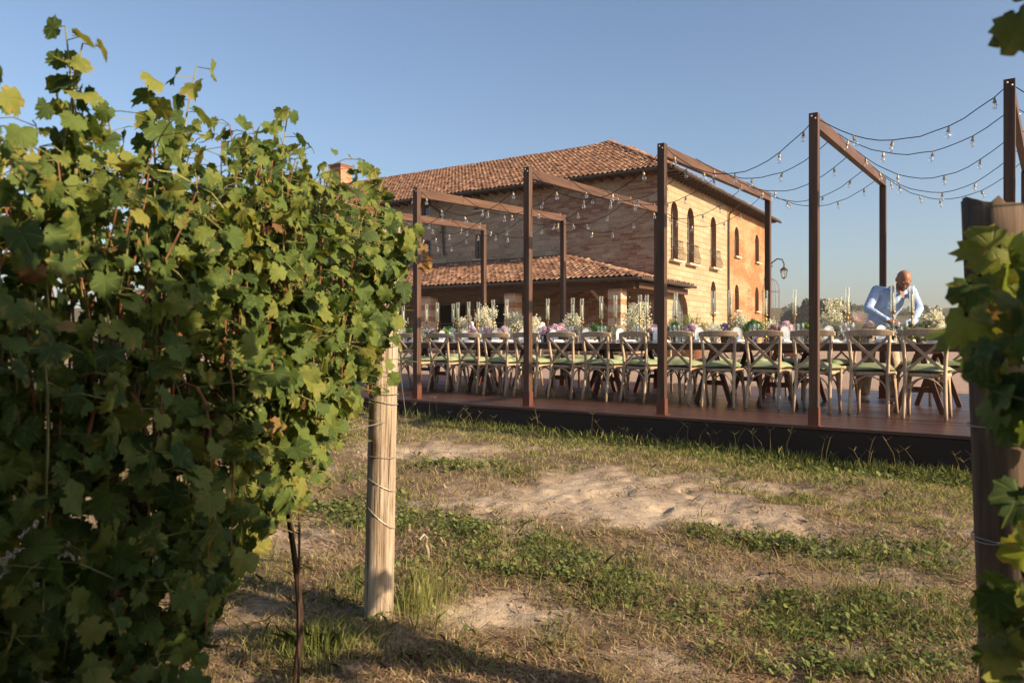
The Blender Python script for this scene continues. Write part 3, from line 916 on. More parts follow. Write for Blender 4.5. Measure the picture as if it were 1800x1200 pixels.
far_s = [6.10, 5.62, 4.62, 4.06, 3.48, 2.90, 2.32, 1.74, 1.16, .58, 0.0, -.58, -1.16, -1.74, -2.32]
first = True
for side, lst in (('near', near_s), ('far', far_s)):
    for i, s in enumerate(lst):
        o = chair0 if first else copy_tree(chair0)
        first = False
        jit = random.gauss(0, .035)
        p = T(s, 1.395 + jit if side == 'near' else 3.32 + jit)
        yaw = RZ_T + random.gauss(0, .10) + (0 if side == 'near' else math.pi)
        o.location = p; o.rotation_euler = (0, 0, yaw)
        place = 'last at the right end' if i == 0 else ORD[i] + ' from the right end'
        tag(o, 'pale wooden crossback chair on the %s side of the table, %s' % (side, place), 'chair', 'crossback chairs on the %s side' % side)
        cu = link('seat_cushion', cush[(i * 3 + (side == 'far')) % 4])
        cu.location = p + Vector((0, 0, .4605 - .0)); cu.rotation_euler = (0, 0, yaw + random.gauss(0, .14) + random.choice((0, math.pi / 2, math.pi)))
        tag(cu, 'sage green cushion on the %s side chair %s' % (side, place), 'cushion', 'sage cushions on the %s side' % side)

# ------------------------------------------------------------------ trestle tables
M_TABLE = m_wood('table_board', (.035, .016, .011), (.085, .038, .024), 'x', .5, .4)
M_TRESTLE = m_wood('trestle_wood', (.055, .023, .014), (.15, .062, .034), 'z', .6)
TC0, TC1 = 1.65, 3.05; TZ = .76
tspan = [(3.96, 6.31), (1.605, 3.955), (-.75, 1.60), (-3.105, -.755)]
tl = ['dark trestle dining table at the right end of the row', 'dark trestle dining table second from the right end', 'dark trestle dining table third from the right end', 'dark trestle dining table nearest the vines on the left']
for (a, b), lb in zip(tspan, tl):
    tb = empty('trestle_table', T((a + b) / 2, (TC0 + TC1) / 2), RZ_T, lb, 'table', 'trestle tables end to end')
    L = b - a
    for k in range(7):
        w = (TC1 - TC0) / 7
        MB().box((0, -(TC1 - TC0) / 2 + w * (k + .5), TZ - .018), (L, w - .004, .036)).build('tabletop_board', M_TABLE, tb)
    for y in (-.68, .68): MB().box((0, y, TZ - .062), (L - .02, .03, .048)).build('apron', M_TABLE, tb)
    for x in (-.77, .77):
        MB().box((x, 0, TZ - .09), (.07, 1.28, .06)).build('trestle_bar', M_TRESTLE, tb)
        for y in (-.60, .60):
            for sx in (-1, 1):
                MB().bar((x + sx * .02, y, TZ - .12), (x + sx * .23, y, 0), .055, .045, (0, 1, 0)).build('trestle_leg', M_TRESTLE, tb)
            MB().bar((x - .16, y, .26), (x + .16, y, .26), .03, .06).build('stretcher', M_TRESTLE, tb)

# ------------------------------------------------------------------ things on the table
M_RUNNER = m_plain('pale_runner', (.55, .53, .52), .9, .1, 0, .08, 25)
for (a, b), lb in zip(tspan, ['at the right end', 'second from the right end', 'third from the right end', 'nearest the vines on the left']):
    o = MB().box((0, 0, .0015), (b - a - .06, 1.22, .003)).build('table_runner', M_RUNNER)
    o.location = T((a + b) / 2, (TC0 + TC1) / 2, TZ); o.rotation_euler = (0, 0, RZ_T)
    tag(o, 'pale cloth runner spread on the dark trestle table ' + lb, 'table runner', 'pale table runners')
M_BRASS = m_plain('brass', (.45, .28, .11), .38, .5, .75, .25, 20)
M_TUBE = m_glass('tube_glass', (.93, .95, .92), .10)
M_CANDLE = m_plain('ivory_candle', (.62, .58, .42), .5, .4, 0, .05)
M_GLASS = m_glass('table_glass', (.97, .98, .98), .10)
M_CARD = m_plain('card_paper', (.74, .76, .78), .7, .2, 0, .04)
M_PRINT = m_plain('card_print', (.20, .34, .38), .7)
M_PLATE = m_plain('porcelain', (.72, .70, .68), .25, .5, 0, .03)
M_NAPKIN = m_plain('linen', (.60, .60, .63), .9, .1, 0, .08, 30)
M_POTD = m_plain('dark_pot', (.10, .075, .05), .7)
M_VASE = m_glass('vase_glass', (.86, .90, .86), .10)
M_STEM = m_plain('flower_stem', (.10, .16, .05), .7)
def t_petal(name, stops):
    t = NT(name); gi = t.n('NewGeometry')
    c = t.ramp(gi.outputs['Random Per Island'], stops)
    pb = t.pbr(c, .7, spec=.15); tl_ = t.n('BsdfTranslucent', {'Color': c})
    return t.done(t.n('MixShader', {0: .3, 1: pb, 2: tl_.outputs[0]}).outputs[0])
M_WHITE = t_petal('white_petal', [(0, (.70, .66, .50)), (.5, (.82, .80, .66)), (1, (.60, .60, .40))])
M_PINK = t_petal('pink_petal', [(0, (.55, .34, .42)), (.5, (.70, .50, .55)), (1, (.78, .64, .64))])
M_LILAC = t_petal('lilac_petal', [(0, (.42, .25, .40)), (.5, (.58, .38, .52)), (1, (.66, .50, .60))])
M_BLUSH = t_petal('blush_petal', [(0, (.72, .56, .52)), (.6, (.82, .72, .64)), (1, (.66, .45, .46))])
M_GREENB = t_petal('green_bloom', [(0, (.07, .15, .03)), (.5, (.14, .26, .06)), (1, (.22, .36, .09))])
M_FOLI = t_petal('arrangement_leaf', [(0, (.035, .07, .02)), (.6, (.07, .12, .035)), (1, (.12, .17, .06))])

def s_at(u, c):
    k = (u - 900) / 1350
    x0 = -1.309 + .609 * c; z0 = 10.58 + .793 * c
    return (k * z0 - x0) / (.793 + .609 * k)

def petals(mb, c, r, n, size, rnd, flat=1.0, up=0):
    for i in range(n):
        z = 1 - 2 * (i + .5) / n; ph = i * 2.39996
        q = math.sqrt(max(0, 1 - z * z))
        d = Vector((q * math.cos(ph), q * math.sin(ph), z * flat))
        p = Vector(c) + d * (r * rnd.uniform(.82, 1.08))
        nn = (d.normalized() + Vector((rnd.gauss(0, .45), rnd.gauss(0, .45), rnd.gauss(0, .45)))).normalized()
        x = nn.orthogonal().normalized(); x.rotate(Quaternion(nn, rnd.uniform(0, 6.28))); y = nn.cross(x)
        sz = size * rnd.uniform(.7, 1.25)
        mb.add([p - x * sz * .5, p + y * sz * .45 + nn * sz * .15, p + x * sz * .5, p - y * sz * .45 + nn * sz * .15], [(0, 1, 2, 3)])

stick_me = MB().lathe([(.001, 0), (.055, 0), (.055, .008), (.03, .018), (.012, .03), (.010, .06), (.020, .075), (.020, .085), (.010, .10), (.008, .16), (.009, .22), (.016, .235), (.009, .25), (.008, .29),
                       (.018, .31), (.010, .325), (.012, .345), (.030, .362), (.034, .372), (.012, .374), (.001, .374)], 10).mesh('stick', M_BRASS, True)
tube_me = MB().lathe([(.029, .372), (.030, .45), (.030, .69)], 14, cap=False).mesh('glass_tube', M_TUBE, True)
cand_me = MB().lathe([(.0115, .374), (.0105, .50), (.008, .585), (.001, .59)], 8).mesh('candle', M_CANDLE, True)
cu_list = [1603, 1570, 1490, 1397, 1346, 1284, 1254, 1188, 1137, 1125, 1082, 1057, 1023, 1007, 963, 891, 867, 841, 824, 805, 797, 769, 750, 709, 696]
for i, u in enumerate(cu_list):
    c = 2.35 + random.uniform(-.10, .10)
    if i in (9, 20): c -= .12
    s = s_at(u, c)
    cst = empty('candlestick', T(s, c, TZ + .003), random.uniform(0, 6), 'slim brass candlestick with glass-tubed candle, %s' % nth_right(i), 'candlestick', 'glass-tubed candlesticks')
    k = random.uniform(.97, 1.03); cst.scale = (1, 1, k)
    link('stick', stick_me, cst); link('glass_tube', tube_me, cst); link('candle', cand_me, cst)

def vase(kind, root, r, h):
    if kind == 'glass':
        return MB().lathe([(.001, .003), (r * .8, .003), (r, h * .3), (r * .85, h * .8), (r * .95, h)], 12, cap=False).build('vase', M_VASE, root, True)
    return MB().lathe([(.001, 0), (r * .7, 0), (r * .72, .01), (r * .95, h * .6), (r, h), (r * .9, h), (r * .85, h * .8), (.001, h * .8)], 12).build('vase', M_POTD if kind == 'dark' else M_TRIM, root, True)

def leaves_mb(rnd, n, R0, z0, z1, size):
    mb = MB()
    for k in range(n):
        a = rnd.uniform(0, 6.28); rr = R0 * rnd.uniform(.2, 1); z = rnd.uniform(z0, z1)
        p = Vector((rr * math.cos(a), rr * math.sin(a), z))
        d = Vector((math.cos(a), math.sin(a), rnd.uniform(-.3, .8))).normalized()
        w = d.cross(Vector((0, 0, 1))).normalized(); sz = size * rnd.uniform(.6, 1.3)
        mb.add([p, p + d * sz * .5 + w * sz * .28, p + d * sz + Vector((0, 0, -sz * .15)), p + d * sz * .5 - w * sz * .28], [(0, 1, 2, 3)])
    return mb

FL = [  # image x used only to find the place along the table, across, kind, size
    (1545, 2.5, 'leafy', .10), (1440, 2.55, 'mini', .10), (1382, 2.2, 'pink', .10), (1300, 2.5, 'white', .13), (1216, 2.25, 'pink', .10), (1186, 2.2, 'green', .11), (1088, 2.55, 'mini', .11), (1034, 2.6, 'mini', .10), (935, 2.5, 'white', .14), (886, 2.2, 'pink', .10), (814, 2.55, 'white', .14), (738, 2.5, 'mini', .11),
    (1640, 2.55, 'white', .115), (1617, 2.3, 'leafy', .12), (1586, 2.15, 'leafy', .10), (1509, 2.3, 'dahlia', .125), (1467, 2.4, 'white', .20), (1412, 2.5, 'green', .10), (1359, 2.1, 'plum', .07),
    (1348, 2.55, 'mini', .14), (1325, 2.3, 'green', .135), (1273, 2.45, 'lilac', .10), (1254, 2.15, 'mini', .09), (1150, 2.3, 'pink', .095), (1120, 2.45, 'white', .235), (1057, 2.3, 'green', .13),
    (1006, 2.35, 'white', .15), (988, 2.2, 'pink', .12), (976, 2.6, 'lilac', .12), (956, 2.2, 'lilac', .095), (907, 2.4, 'white', .17), (858, 2.2, 'pink', .10), (852, 2.55, 'white', .24), (830, 2.25, 'pink', .10),
    (790, 2.3, 'green', .11), (783, 2.6, 'mini', .10), (761, 2.25, 'pink', .10), (758, 2.0, 'leafy', .09), (722, 2.3, 'green', .10), (697, 2.4, 'white', .17)]
kind_words = {'white': ('airy white blossom sprays in a clear vase', 'white sprays'), 'leafy': ('low dark green leafy bunch', 'leafy bunches'), 'dahlia': ('big blush white dahlia in a low dark vase', None),
              'green': ('round green snowball blooms in a low dark pot', 'green blooms'), 'plum': ('small low plum coloured flower bowl', None), 'mini': ('small cream filler flowers in a dark pot', 'cream filler flowers'),
              'lilac': ('lilac hydrangea heads in a dark pot', 'lilac flowers'), 'pink': ('pale pink hydrangea heads in a dark pot', 'pink flowers')}
cnt = {}
FL.sort(key=lambda f_: -f_[0])
for u, c, kd, sz in FL:
    rnd = random.Random(u * 7 + 1)
    s = s_at(u, c); sz *= 1.18
    i = cnt.get(kd, 0); cnt[kd] = i + 1
    w, g = kind_words[kd]
    root = empty('flower_arrangement', T(s, c, TZ + .003), 0, w + ('' if g is None else ', ' + nth_right(i) + ' of its kind'), 'flowers', g and g + ' on the table')
    if kd in ('white', 'mini'):
        sz *= 1.12
        hv = .15 if kd == 'white' else .10
        vase('glass' if kd == 'white' else 'dark', root, .05, hv)
        sm = MB(); bl = MB(); tips = []
        for k in range(int(26 if kd == 'mini' else 40)):
            a = rnd.uniform(0, 6.28); q = rnd.random() ** .6 * sz * (.62 if kd == 'white' else .75)
            tip = Vector((q * math.cos(a), q * math.sin(a), hv + sz * rnd.uniform(.15, 1.45 if kd == 'white' else 1.0) * (1 - .35 * (q / sz) ** 2)))
            sm.tube([(0, 0, hv * .3), (tip.x * .4, tip.y * .4, hv + (tip.z - hv) * .4), tip], .0016, 3, False)
            tips.append(tip)
        sm.build('stems', M_STEM, root)
        for tip in tips:
            for _ in range(22 if kd == 'white' else 14):
                p = tip + Vector((rnd.gauss(0, .030), rnd.gauss(0, .030), rnd.gauss(-.015, .036)))
                petals(bl, p, .007, 5, .017 if kd == 'white' else .013, rnd)
        b = bl.build('blossoms', M_WHITE, root); b['kind'] = 'stuff'
        lf = leaves_mb(rnd, 30, sz * .4, hv * .9, hv + sz * .6, .045).build('leaves', M_FOLI, root); lf['kind'] = 'stuff'
    elif kd == 'leafy':
        vase('dark', root, .05, .08)
        lf = leaves_mb(rnd, 150, sz, .05, .10 + sz * .9, .08).build('leaves', M_FOLI, root); lf['kind'] = 'stuff'
    elif kd == 'dahlia':
        vase('dark', root, .06, .12)
        for (x, y, z, r_) in ((0, 0, .25, .135), (.13, -.03, .19, .08), (-.11, .05, .17, .07)):
            mb = MB()
            for ring in range(6):
                tilt = R(8 + 17 * ring); n = 9 + ring * 3
                for k in range(n):
                    a = 6.283 * k / n + ring * .3
                    d = Vector((math.sin(tilt) * math.cos(a), math.sin(tilt) * math.sin(a), math.cos(tilt)))
                    wv = d.cross(Vector((0, 0, 1))).normalized()
                    p = Vector((x, y, z)) + d * r_ * .25; e = Vector((x, y, z)) + d * r_ * rnd.uniform(.95, 1.1)
                    m_ = (p + e) / 2
                    mb.add([p, m_ + wv * r_ * .16, e, m_ - wv * r_ * .16], [(0, 1, 2, 3)])
            mb.build('bloom', M_BLUSH, root)
        lf = leaves_mb(rnd, 26, .10, .08, .14, .06).build('leaves', M_FOLI, root); lf['kind'] = 'stuff'
    else:
        mt = {'green': M_GREENB, 'lilac': M_LILAC, 'pink': M_PINK, 'plum': m_plain('plum_petal', (.16, .07, .09), .7)}[kd]
        vase('dark', root, .06, .13)
        nb = 7 if kd == 'green' else 5
        for k in range(nb):
            a = 6.283 * k / nb + rnd.uniform(-.2, .2); q = sz * (.55 if k else 0)
            r_ = sz * rnd.uniform(.36, .50)
            mb = MB()
            mb.ball((0, 0, 0), r_ * .82, 8, 5)
            petals(mb, (0, 0, 0), r_, 90, r_ * .42, rnd)
            mb.build('bloom', mt, root, loc=(q * math.cos(a), q * math.sin(a), .13 + sz * (.80 if k == 0 else rnd.uniform(.25, .6))))
        lf = leaves_mb(rnd, 34, sz * .7, .10, .13 + sz * .5, .06).build('leaves', M_FOLI, root); lf['kind'] = 'stuff'

glass_me = MB().lathe([(.001, .002), (.034, .003), (.010, .010), (.005, .018), (.0045, .085), (.012, .095), (.032, .118), (.038, .150), (.036, .185), (.032, .205)], 12, cap=False).mesh('wine_glass', M_GLASS, True)
water_me = MB().lathe([(.001, .003), (.030, .004), (.033, .05), (.036, .095)], 12, cap=False).mesh('tumbler', M_GLASS, True)
plate_me = MB().lathe([(.001, .004), (.09, .004), (.10, .008), (.138, .020), (.138, .023), (.10, .012), (.001, .008)], 20, cap=False).mesh('plate', M_PLATE, True)
nv = MB()
for i in range(5): nv.box((0, 0, .005 + .007 * i), (.13 - .006 * i, .24 - .008 * i, .0066))
nap_me = nv.mesh('napkin', M_NAPKIN)
def card_mesh():
    mb = MB(); pts = [(-.050, 0), (.050, 0), (.050, .105)] + [(.050 * math.cos(a), .105 + .045 * math.sin(a)) for a in np.linspace(.3, math.pi - .3, 7)] + [(-.050, .105)]
    n = len(pts)
    mb.add([(x, -.0008, z) for x, z in pts] + [(x, .0008, z) for x, z in pts], [tuple(range(n)), tuple(range(2 * n - 1, n - 1, -1))] + [(i, n + i, n + (i + 1) % n, (i + 1) % n) for i in range(n)])
    return mb.mesh('card', M_CARD)
def print_mesh():
    mb = MB(); rnd = random.Random(4)
    def leaf(x, z, a, l):
        d = Vector((math.cos(a), 0, math.sin(a))); w = Vector((-d.z, 0, d.x)); p = Vector((x, -.0012, z))
        mb.add([p, p + d * l * .5 + w * l * .2, p + d * l, p + d * l * .5 - w * l * .2], [(0, 1, 2, 3)])
    for k in range(11):
        for s in (-1, 1):
            z = .008 + .0105 * k
            leaf(s * .041, z, R(90) + s * R(35) * (1 if k % 2 else -1), .013)
    for k in range(9):
        a = R(20 + 140 * k / 8)
        leaf(.037 * math.cos(a), .107 + .030 * math.sin(a), a + R(60), .013)
    for z, w in ((.092, .030), (.078, .040), (.068, .034), (.058, .042), (.044, .028), (.034, .038)):
        mb.box((0, -.0012, z), (w, .0004, .0022))
    return mb.mesh('printed_border', M_PRINT)
card_me, print_me = card_mesh(), print_mesh()
easel_me = MB().add([(-.012, .0009, .005), (.012, .0009, .005), (0, .045, .0), (0, .0009, .09)], [(0, 1, 2), (0, 2, 3), (1, 3, 2), (0, 3, 1)]).mesh('stand', M_CARD)
near_i = 0
for side, lst in (('near', near_s), ('far', far_s)):
    for i, s in enumerate(lst):
        sg = 1 if side == 'near' else -1
        ce = TC0 if side == 'near' else TC1
        place = 'last chair at the right end' if i == 0 else ORD[i] + ' chair from the right'
        yaw = RZ_T + (0 if sg > 0 else math.pi)
        pl = link('plate', plate_me); pl.location = T(s, ce + sg * .24, TZ + .0032)
        tag(pl, 'white porcelain plate laid before the %s-side %s' % (side, place), 'plate', 'white plates on the %s side' % side)
        nk = link('napkin', nap_me); nk.location = T(s + random.uniform(-.02, .02), ce + sg * .24, TZ + .0117); nk.rotation_euler = (0, 0, yaw + random.gauss(0, .1))
        tag(nk, 'folded pale linen napkin on the plate before the %s-side %s' % (side, place), 'napkin', 'linen napkins on the %s side' % side)
        for j, (ds, dc, mm, nm) in enumerate(((.11, .33, glass_me, 'wine_glass'), (.19, .29, glass_me, 'wine_glass'), (.15, .38, water_me, 'tumbler'))):
            gl = link(nm, mm); gl.scale = (1.15, 1.15, 1.18); gl.location = T(s + sg * ds + random.uniform(-.012, .012), ce + sg * (dc + .07 + random.uniform(-.012, .012)), TZ + .0035)
            tag(gl, ('outer wine glass' if j == 1 else 'inner wine glass' if j == 0 else 'short clear tumbler') + ' at the %s-side %s' % (side, place), 'glass', ('wine glasses' if j < 2 else 'tumblers') + ' on the %s side' % side)
mu = [1676, 1549, 1457, 1380, 1295, 1229, 1155, 1090, 1030, 973, 918, 870, 817, 777, 730, 690]
for i, u in enumerate(mu):
    c = 2.02 + random.uniform(-.03, .03); s = s_at(u, c)
    cd = empty('menu_card', T(s, c, TZ + .0035), RZ_T + .4 + random.gauss(0, .1), 'white arch-topped menu card with a blue-green printed border, %s on the table' % nth_right(i), 'menu card', 'standing menu cards')
    cd.scale = (1.15, 1, 1.4)
    link('card', card_me, cd); link('printed_border', print_me, cd); link('stand', easel_me, cd)
# ------------------------------------------------------------------ vines
M_LEAF = m_leaf('vine_leaf', [(0, (.034, .058, .017)), (.35, (.060, .096, .024)), (.7, (.105, .148, .034)), (1, (.170, .200, .046))], .24)
M_LEAFY = m_leaf('yellowing_vine_leaf', [(0, (.12, .15, .035)), (.5, (.17, .19, .042)), (1, (.22, .21, .05))], .65)
M_LEAFD = m_leaf('dry_vine_leaf', [(0, (.16, .085, .04)), (.5, (.22, .12, .055)), (1, (.26, .17, .07))], .8)
M_CANE = m_plain('vine_cane', (.20, .085, .038), .6, .35, 0, .35, 14)
M_GSHOOT = m_plain('green_shoot', (.20, .19, .065), .6, .35, 0, .3, 14)
t = NT('vine_bark'); v = t.coords('Object', (30, 30, 4)); n1 = t.noise(v, 1, 6, .7, 1.5)
M_BARK = t.done(t.pbr(t.ramp(n1, [(.3, (.022, .015, .010)), (.7, (.095, .065, .042))]), .95, t.bump(n1, 1.0, .02), .15))
M_WIRE = m_plain('galvanised_wire', (.30, .27, .23), .5, .5, .5)
t = NT('weathered_post'); v = t.coords('Object', (26, 26, 1.6)); n1 = t.noise(v, 1, 7, .65, .8)
v2 = t.coords('Object', (90, 90, 2.0)); n2 = t.noise(v2, 1, 4, .7, .4)
v3 = t.coords('Object', (3, 3, 1.2)); n3 = t.noise(v3, 1, 4, .6)
c = t.ramp(n1, [(.25, (.17, .125, .088)), (.48, (.37, .295, .215)), (.75, (.54, .46, .355))])
c = t.mix(t.ramp(n2, [(.54, (0, 0, 0)), (.64, (1, 1, 1))]), c, (.065, .042, .028))
c = t.mix(t.ramp(n3, [(.45, (0, 0, 0)), (.62, (.8, .8, .8))]), c, (.19, .125, .08))
vk = t.n('TexVoronoi', {'Vector': t.coords('Object', (9, 9, 3.0)), 'Scale': 1.0}).outputs['Distance']
c = t.mix(t.ramp(vk, [(.10, (.85, .85, .85)), (.22, (0, 0, 0))]), c, (.085, .052, .032))
hgt = t.math('SUBTRACT', n1, t.math('MULTIPLY', n2, .7))
M_VPOST = t.done(t.pbr(c, .9, t.bump(hgt, .8, .012), .15))

OUT = [(0, 1.0)] + [(9, .90), (18, .91), (27, .74), (38, .84), (48, .95), (58, .84), (68, .82), (79, .66), (92, .76), (105, .78), (119, .68), (133, .70), (150, .60), (166, .46)]
def leaf_arrays(seed):
    r_ = random.Random(seed)
    ol = [(0, OUT[0][1])] + [(a, r) for a, r in OUT[1:]] + [(180, .12)] + [(360 - a, r) for a, r in reversed(OUT[1:])]
    n = len(ol)
    ph = r_.uniform(0, 6.28); cup = r_.uniform(-.10, .42); fold = r_.uniform(.02, .45); droop = r_.uniform(.0, .55); wav = r_.uniform(.05, .15)
    vs = [(0, 0, 0)]; uv = [(0, 0)]
    def P(a, r):
        x, y = r * math.sin(a), r * math.cos(a)
        z = -cup * r * r + fold * abs(x) * .6 - droop * max(0, y) ** 2 + wav * r * math.sin(3 * a + ph) + .04 * r * math.sin(7 * a + 2 * ph)
        return (x, y, z)
    inner = []
    for k in range(0, n, 2):
        a = R(ol[k][0]); r = .5 * (ol[k][1] * .5 + .38)
        vs.append(P(a, r)); uv.append((r * math.sin(a), r * math.cos(a)))
    for ti, (a, r) in enumerate(ol):
        a = R(a + r_.uniform(-2, 2)); r = r * r_.uniform(.95, 1.04) * (1.05 if ti % 2 == 0 else .92)
        vs.append(P(a, r)); uv.append((r * math.sin(a), r * math.cos(a)))
    m = n // 2; tr = []
    for k in range(m):
        i0, i1 = 1 + k, 1 + (k + 1) % m
        o0, o1, o2 = 1 + m + 2 * k, 1 + m + (2 * k + 1) % n, 1 + m + (2 * k + 2) % n
        tr += [(0, i1, i0), (i0, o1, o0), (i0, i1, o1), (i1, o2, o1)]
    return np.array(vs, float), np.array(tr), np.array(uv, float)
NV = 12
LV = [leaf_arrays(100 + k) for k in range(NV)]
LN = [(v_[t_[:, 1]] - v_[t_[:, 0]]) for v_, t_, _ in LV]

def tri_mesh(name, V, Tt, UV, mats, mi=None, smooth=True):
    me = np_mesh(name, V, Tt, mats, smooth)
    ul = me.uv_layers.new(name='UVMap')
    ul.data.foreach_set('uv', UV[Tt.ravel()].astype(np.float32).ravel())
    if mi is not None: me.polygons.foreach_set('material_index', mi.astype(np.int32))
    return me
LMATS = [M_LEAF, M_LEAFY, M_LEAFD]
leaf_meshes = {(k, m): tri_mesh('leaf', *LV[k], [LMATS[m]]) for k in range(NV) for m in range(3)}

def project(p):
    if p.y < .15: return None
    return 900 + 1350 * p.x / p.y, 600 - 1350 * (p.z - EYE) / p.y

def foliage_mesh(leaves, origin):
    Vs, Ts, Us, Ms = [], [], [], []; base = 0
    for (p, M3, size, k, m) in leaves:
        v_, t_, u_ = LV[k]
        A = np.array(M3)
        W = (v_ * size) @ A.T + np.array(p - origin)
        Vs.append(W); Ts.append(t_ + base); Us.append(u_); Ms.append(np.full(len(t_), m)); base += len(v_)
    return tri_mesh('foliage', np.concatenate(Vs), np.concatenate(Ts), np.concatenate(Us), LMATS, np.concatenate(Ms))

def make_leaf(rnd, p, out, size, yel=.12, dry=.014, up=.45):
    nrm = (out * rnd.uniform(.35, 1.0) + Vector((0, 0, up * rnd.uniform(.1, 1.6))) + Vector((rnd.gauss(0, .5), rnd.gauss(0, .5), rnd.gauss(0, .42)))).normalized()
    tip = Vector((rnd.gauss(0, .7), rnd.gauss(0, .7), -.8 + rnd.gauss(0, .35))) + out * .3
    tip = (tip - nrm * tip.dot(nrm)).normalized()
    w = tip.cross(nrm)
    M3 = Matrix((w, tip, nrm)).transposed()
    q = rnd.random()
    m = 2 if q < dry else 1 if q < dry + yel else 0
    return (p, M3, size, rnd.randrange(NV), m)

def vine_row(E, D, N, vines, s_range, ztop, zlow, n_cane, seed, labels, trunk_r, n_leafobj=300, thick=.2, fill=350, leafsize=(.022, .052), inframe=True, keepout=None, tall=(), extra=(), lowfill=False):
    """E row end on the ground, D direction along the row, N side towards the lane; vines = trunk positions along D"""
    rnd = random.Random(seed)
    E = Vector(E); D = Vector(D).normalized(); N = Vector(N).normalized()
    roots = []
    for i, s in enumerate(vines):
        b = E + D * s
        b.z = float(soil_z(b.x, b.y)) - .02
        roots.append(empty('grape_vine', b, 0, labels[i], 'grapevine', None))
    per = [[] for _ in vines]; canes = [MB() for _ in vines]; shoots = [MB() for _ in vines]
    def owner(s): return min(range(len(vines)), key=lambda i: abs(vines[i] - s))
    def put(p, out, size, s, **kw):
        if keepout and keepout(p): return
        per[owner(s)].append(make_leaf(rnd, p, out, size, **kw))
    lo, hi = s_range
    for c in range(n_cane):
        s0 = rnd.uniform(lo, hi); hang = rnd.random() < .34
        zt = ztop(s0) + rnd.gauss(0, .075); zl = zlow(s0)
        side = 1 if rnd.random() < .62 else -1
        dd = rnd.uniform(-.08, .08); pts = []
        ow = owner(s0); org = roots[ow].location
        if not hang:
            z0 = max(.78, zl + .1); L = zt - z0; sl = rnd.gauss(0, .10); n = max(4, int(L / .065))
            bend = rnd.uniform(0, 1) ** 2 * thick * .55 * side
            for k in range(n + 1):
                tt = k / n
                pts.append(E + D * (s0 + sl * tt + .02 * math.sin(6 * tt + c)) + N * (dd + bend * tt * tt + .02 * math.sin(5 * tt + 2 * c)) + Vector((0, 0, z0 + L * tt)))
        else:
            z0 = rnd.uniform(.85, max(.9, zt - .15)); n = max(4, int((z0 - zl) / .07)); ou = rnd.uniform(.3, .8) * thick * side; sl = rnd.gauss(0, .12)
            for k in range(n + 1):
                tt = k / n
                pts.append(E + D * (s0 + sl * tt) + N * (dd + ou * math.sin(min(1, tt * 1.6) * math.pi / 2)) + Vector((0, 0, z0 + .06 * math.sin(math.pi * tt) - (z0 - zl) * tt * tt)))
        if keepout:
            cut = next((k for k, q in enumerate(pts) if keepout(q, True)), len(pts))
            pts = pts[:cut]
            if len(pts) < 3: continue
        if not hang or rnd.random() < .35: (canes if rnd.random() < .6 else shoots)[ow].tube([q - org for q in pts], [.0046 - .0034 * k / len(pts) for k in range(len(pts))], 5, False)
        for k in range(1, len(pts)):
            if rnd.random() < .12: continue
            for rep in range(1 if k < len(pts) - 4 else 2 if k < len(pts) - 1 else 4):
                out = N * (side if rnd.random() < .68 else -side)
                tt = k / len(pts)
                size = rnd.uniform(*leafsize) * (1 - .35 * tt if not hang else 1)
                pet = rnd.uniform(.03, .15)
                p = pts[k] + out * pet + D * rnd.gauss(0, .05) + Vector((0, 0, rnd.gauss(.0, .03)))
                put(p, out, size, s0, yel=.10 + .16 * (tt > .7))
                if rnd.random() < .45: shoots[ow].tube([pts[k] - org, (pts[k] + p) / 2 - org + Vector((0, 0, .012)), p - org], .0014, 3, False)
    for (s0, zb, zt, lean, sx) in tall:                          # loose shoots standing over the canopy
        ow = owner(s0); org = roots[ow].location; pts = []
        n = int((zt - zb) / .030)
        for k in range(n + 1):
            tt = k / n
            pts.append(E + D * (s0 + lean * tt * tt) + N * (sx * tt) + Vector((0, 0, zb + (zt - zb) * (tt - .12 * abs(lean) * tt ** 3))))
        shoots[ow].tube([q - org for q in pts], [.0040 - .0025 * k / len(pts) for k in range(len(pts))], 5, False)
        for k in range(1, len(pts)):
            out = N * (1 if k % 2 else -1) + D * rnd.gauss(0, .6)
            p = pts[k] + out.normalized() * rnd.uniform(.015, .05)
            put(p, out.normalized(), rnd.uniform(.042, .070) * (1 - .4 * k / len(pts)), s0, yel=.22, dry=0, up=.6)
            shoots[ow].tube([pts[k] - org, p - org], .0013, 3, False)
    for (u0, u1, y0, y1, Y0, Y1, cnt, sz) in extra:            # leafy side shoots hanging at known places
        for _ in range(cnt):
            Yd = rnd.uniform(Y0, Y1); u = rnd.uniform(u0, u1); yy = rnd.uniform(y0, y1)
            p = Vector(((u - 900) / 1350 * Yd, Yd, EYE + (600 - yy) / 1350 * Yd))
            per[owner((p - E).dot(D))].append(make_leaf(rnd, p, (N + Vector((0, -.8, 0))).normalized(), abs(sz) * rnd.uniform(.75, 1.25), yel=.3, dry=.04 if sz > 0 else 1.0))
    for _ in range(fill):
        s0 = rnd.uniform(lo, hi); z = zlow(s0) + (ztop(s0) - .06 - zlow(s0)) * rnd.random() ** (1.6 if lowfill else 1); e = rnd.uniform(-1, 1)
        put(E + D * s0 + N * (e * thick) + Vector((0, 0, z)), N * (1 if e > -.2 else -1), rnd.uniform(*leafsize), s0)
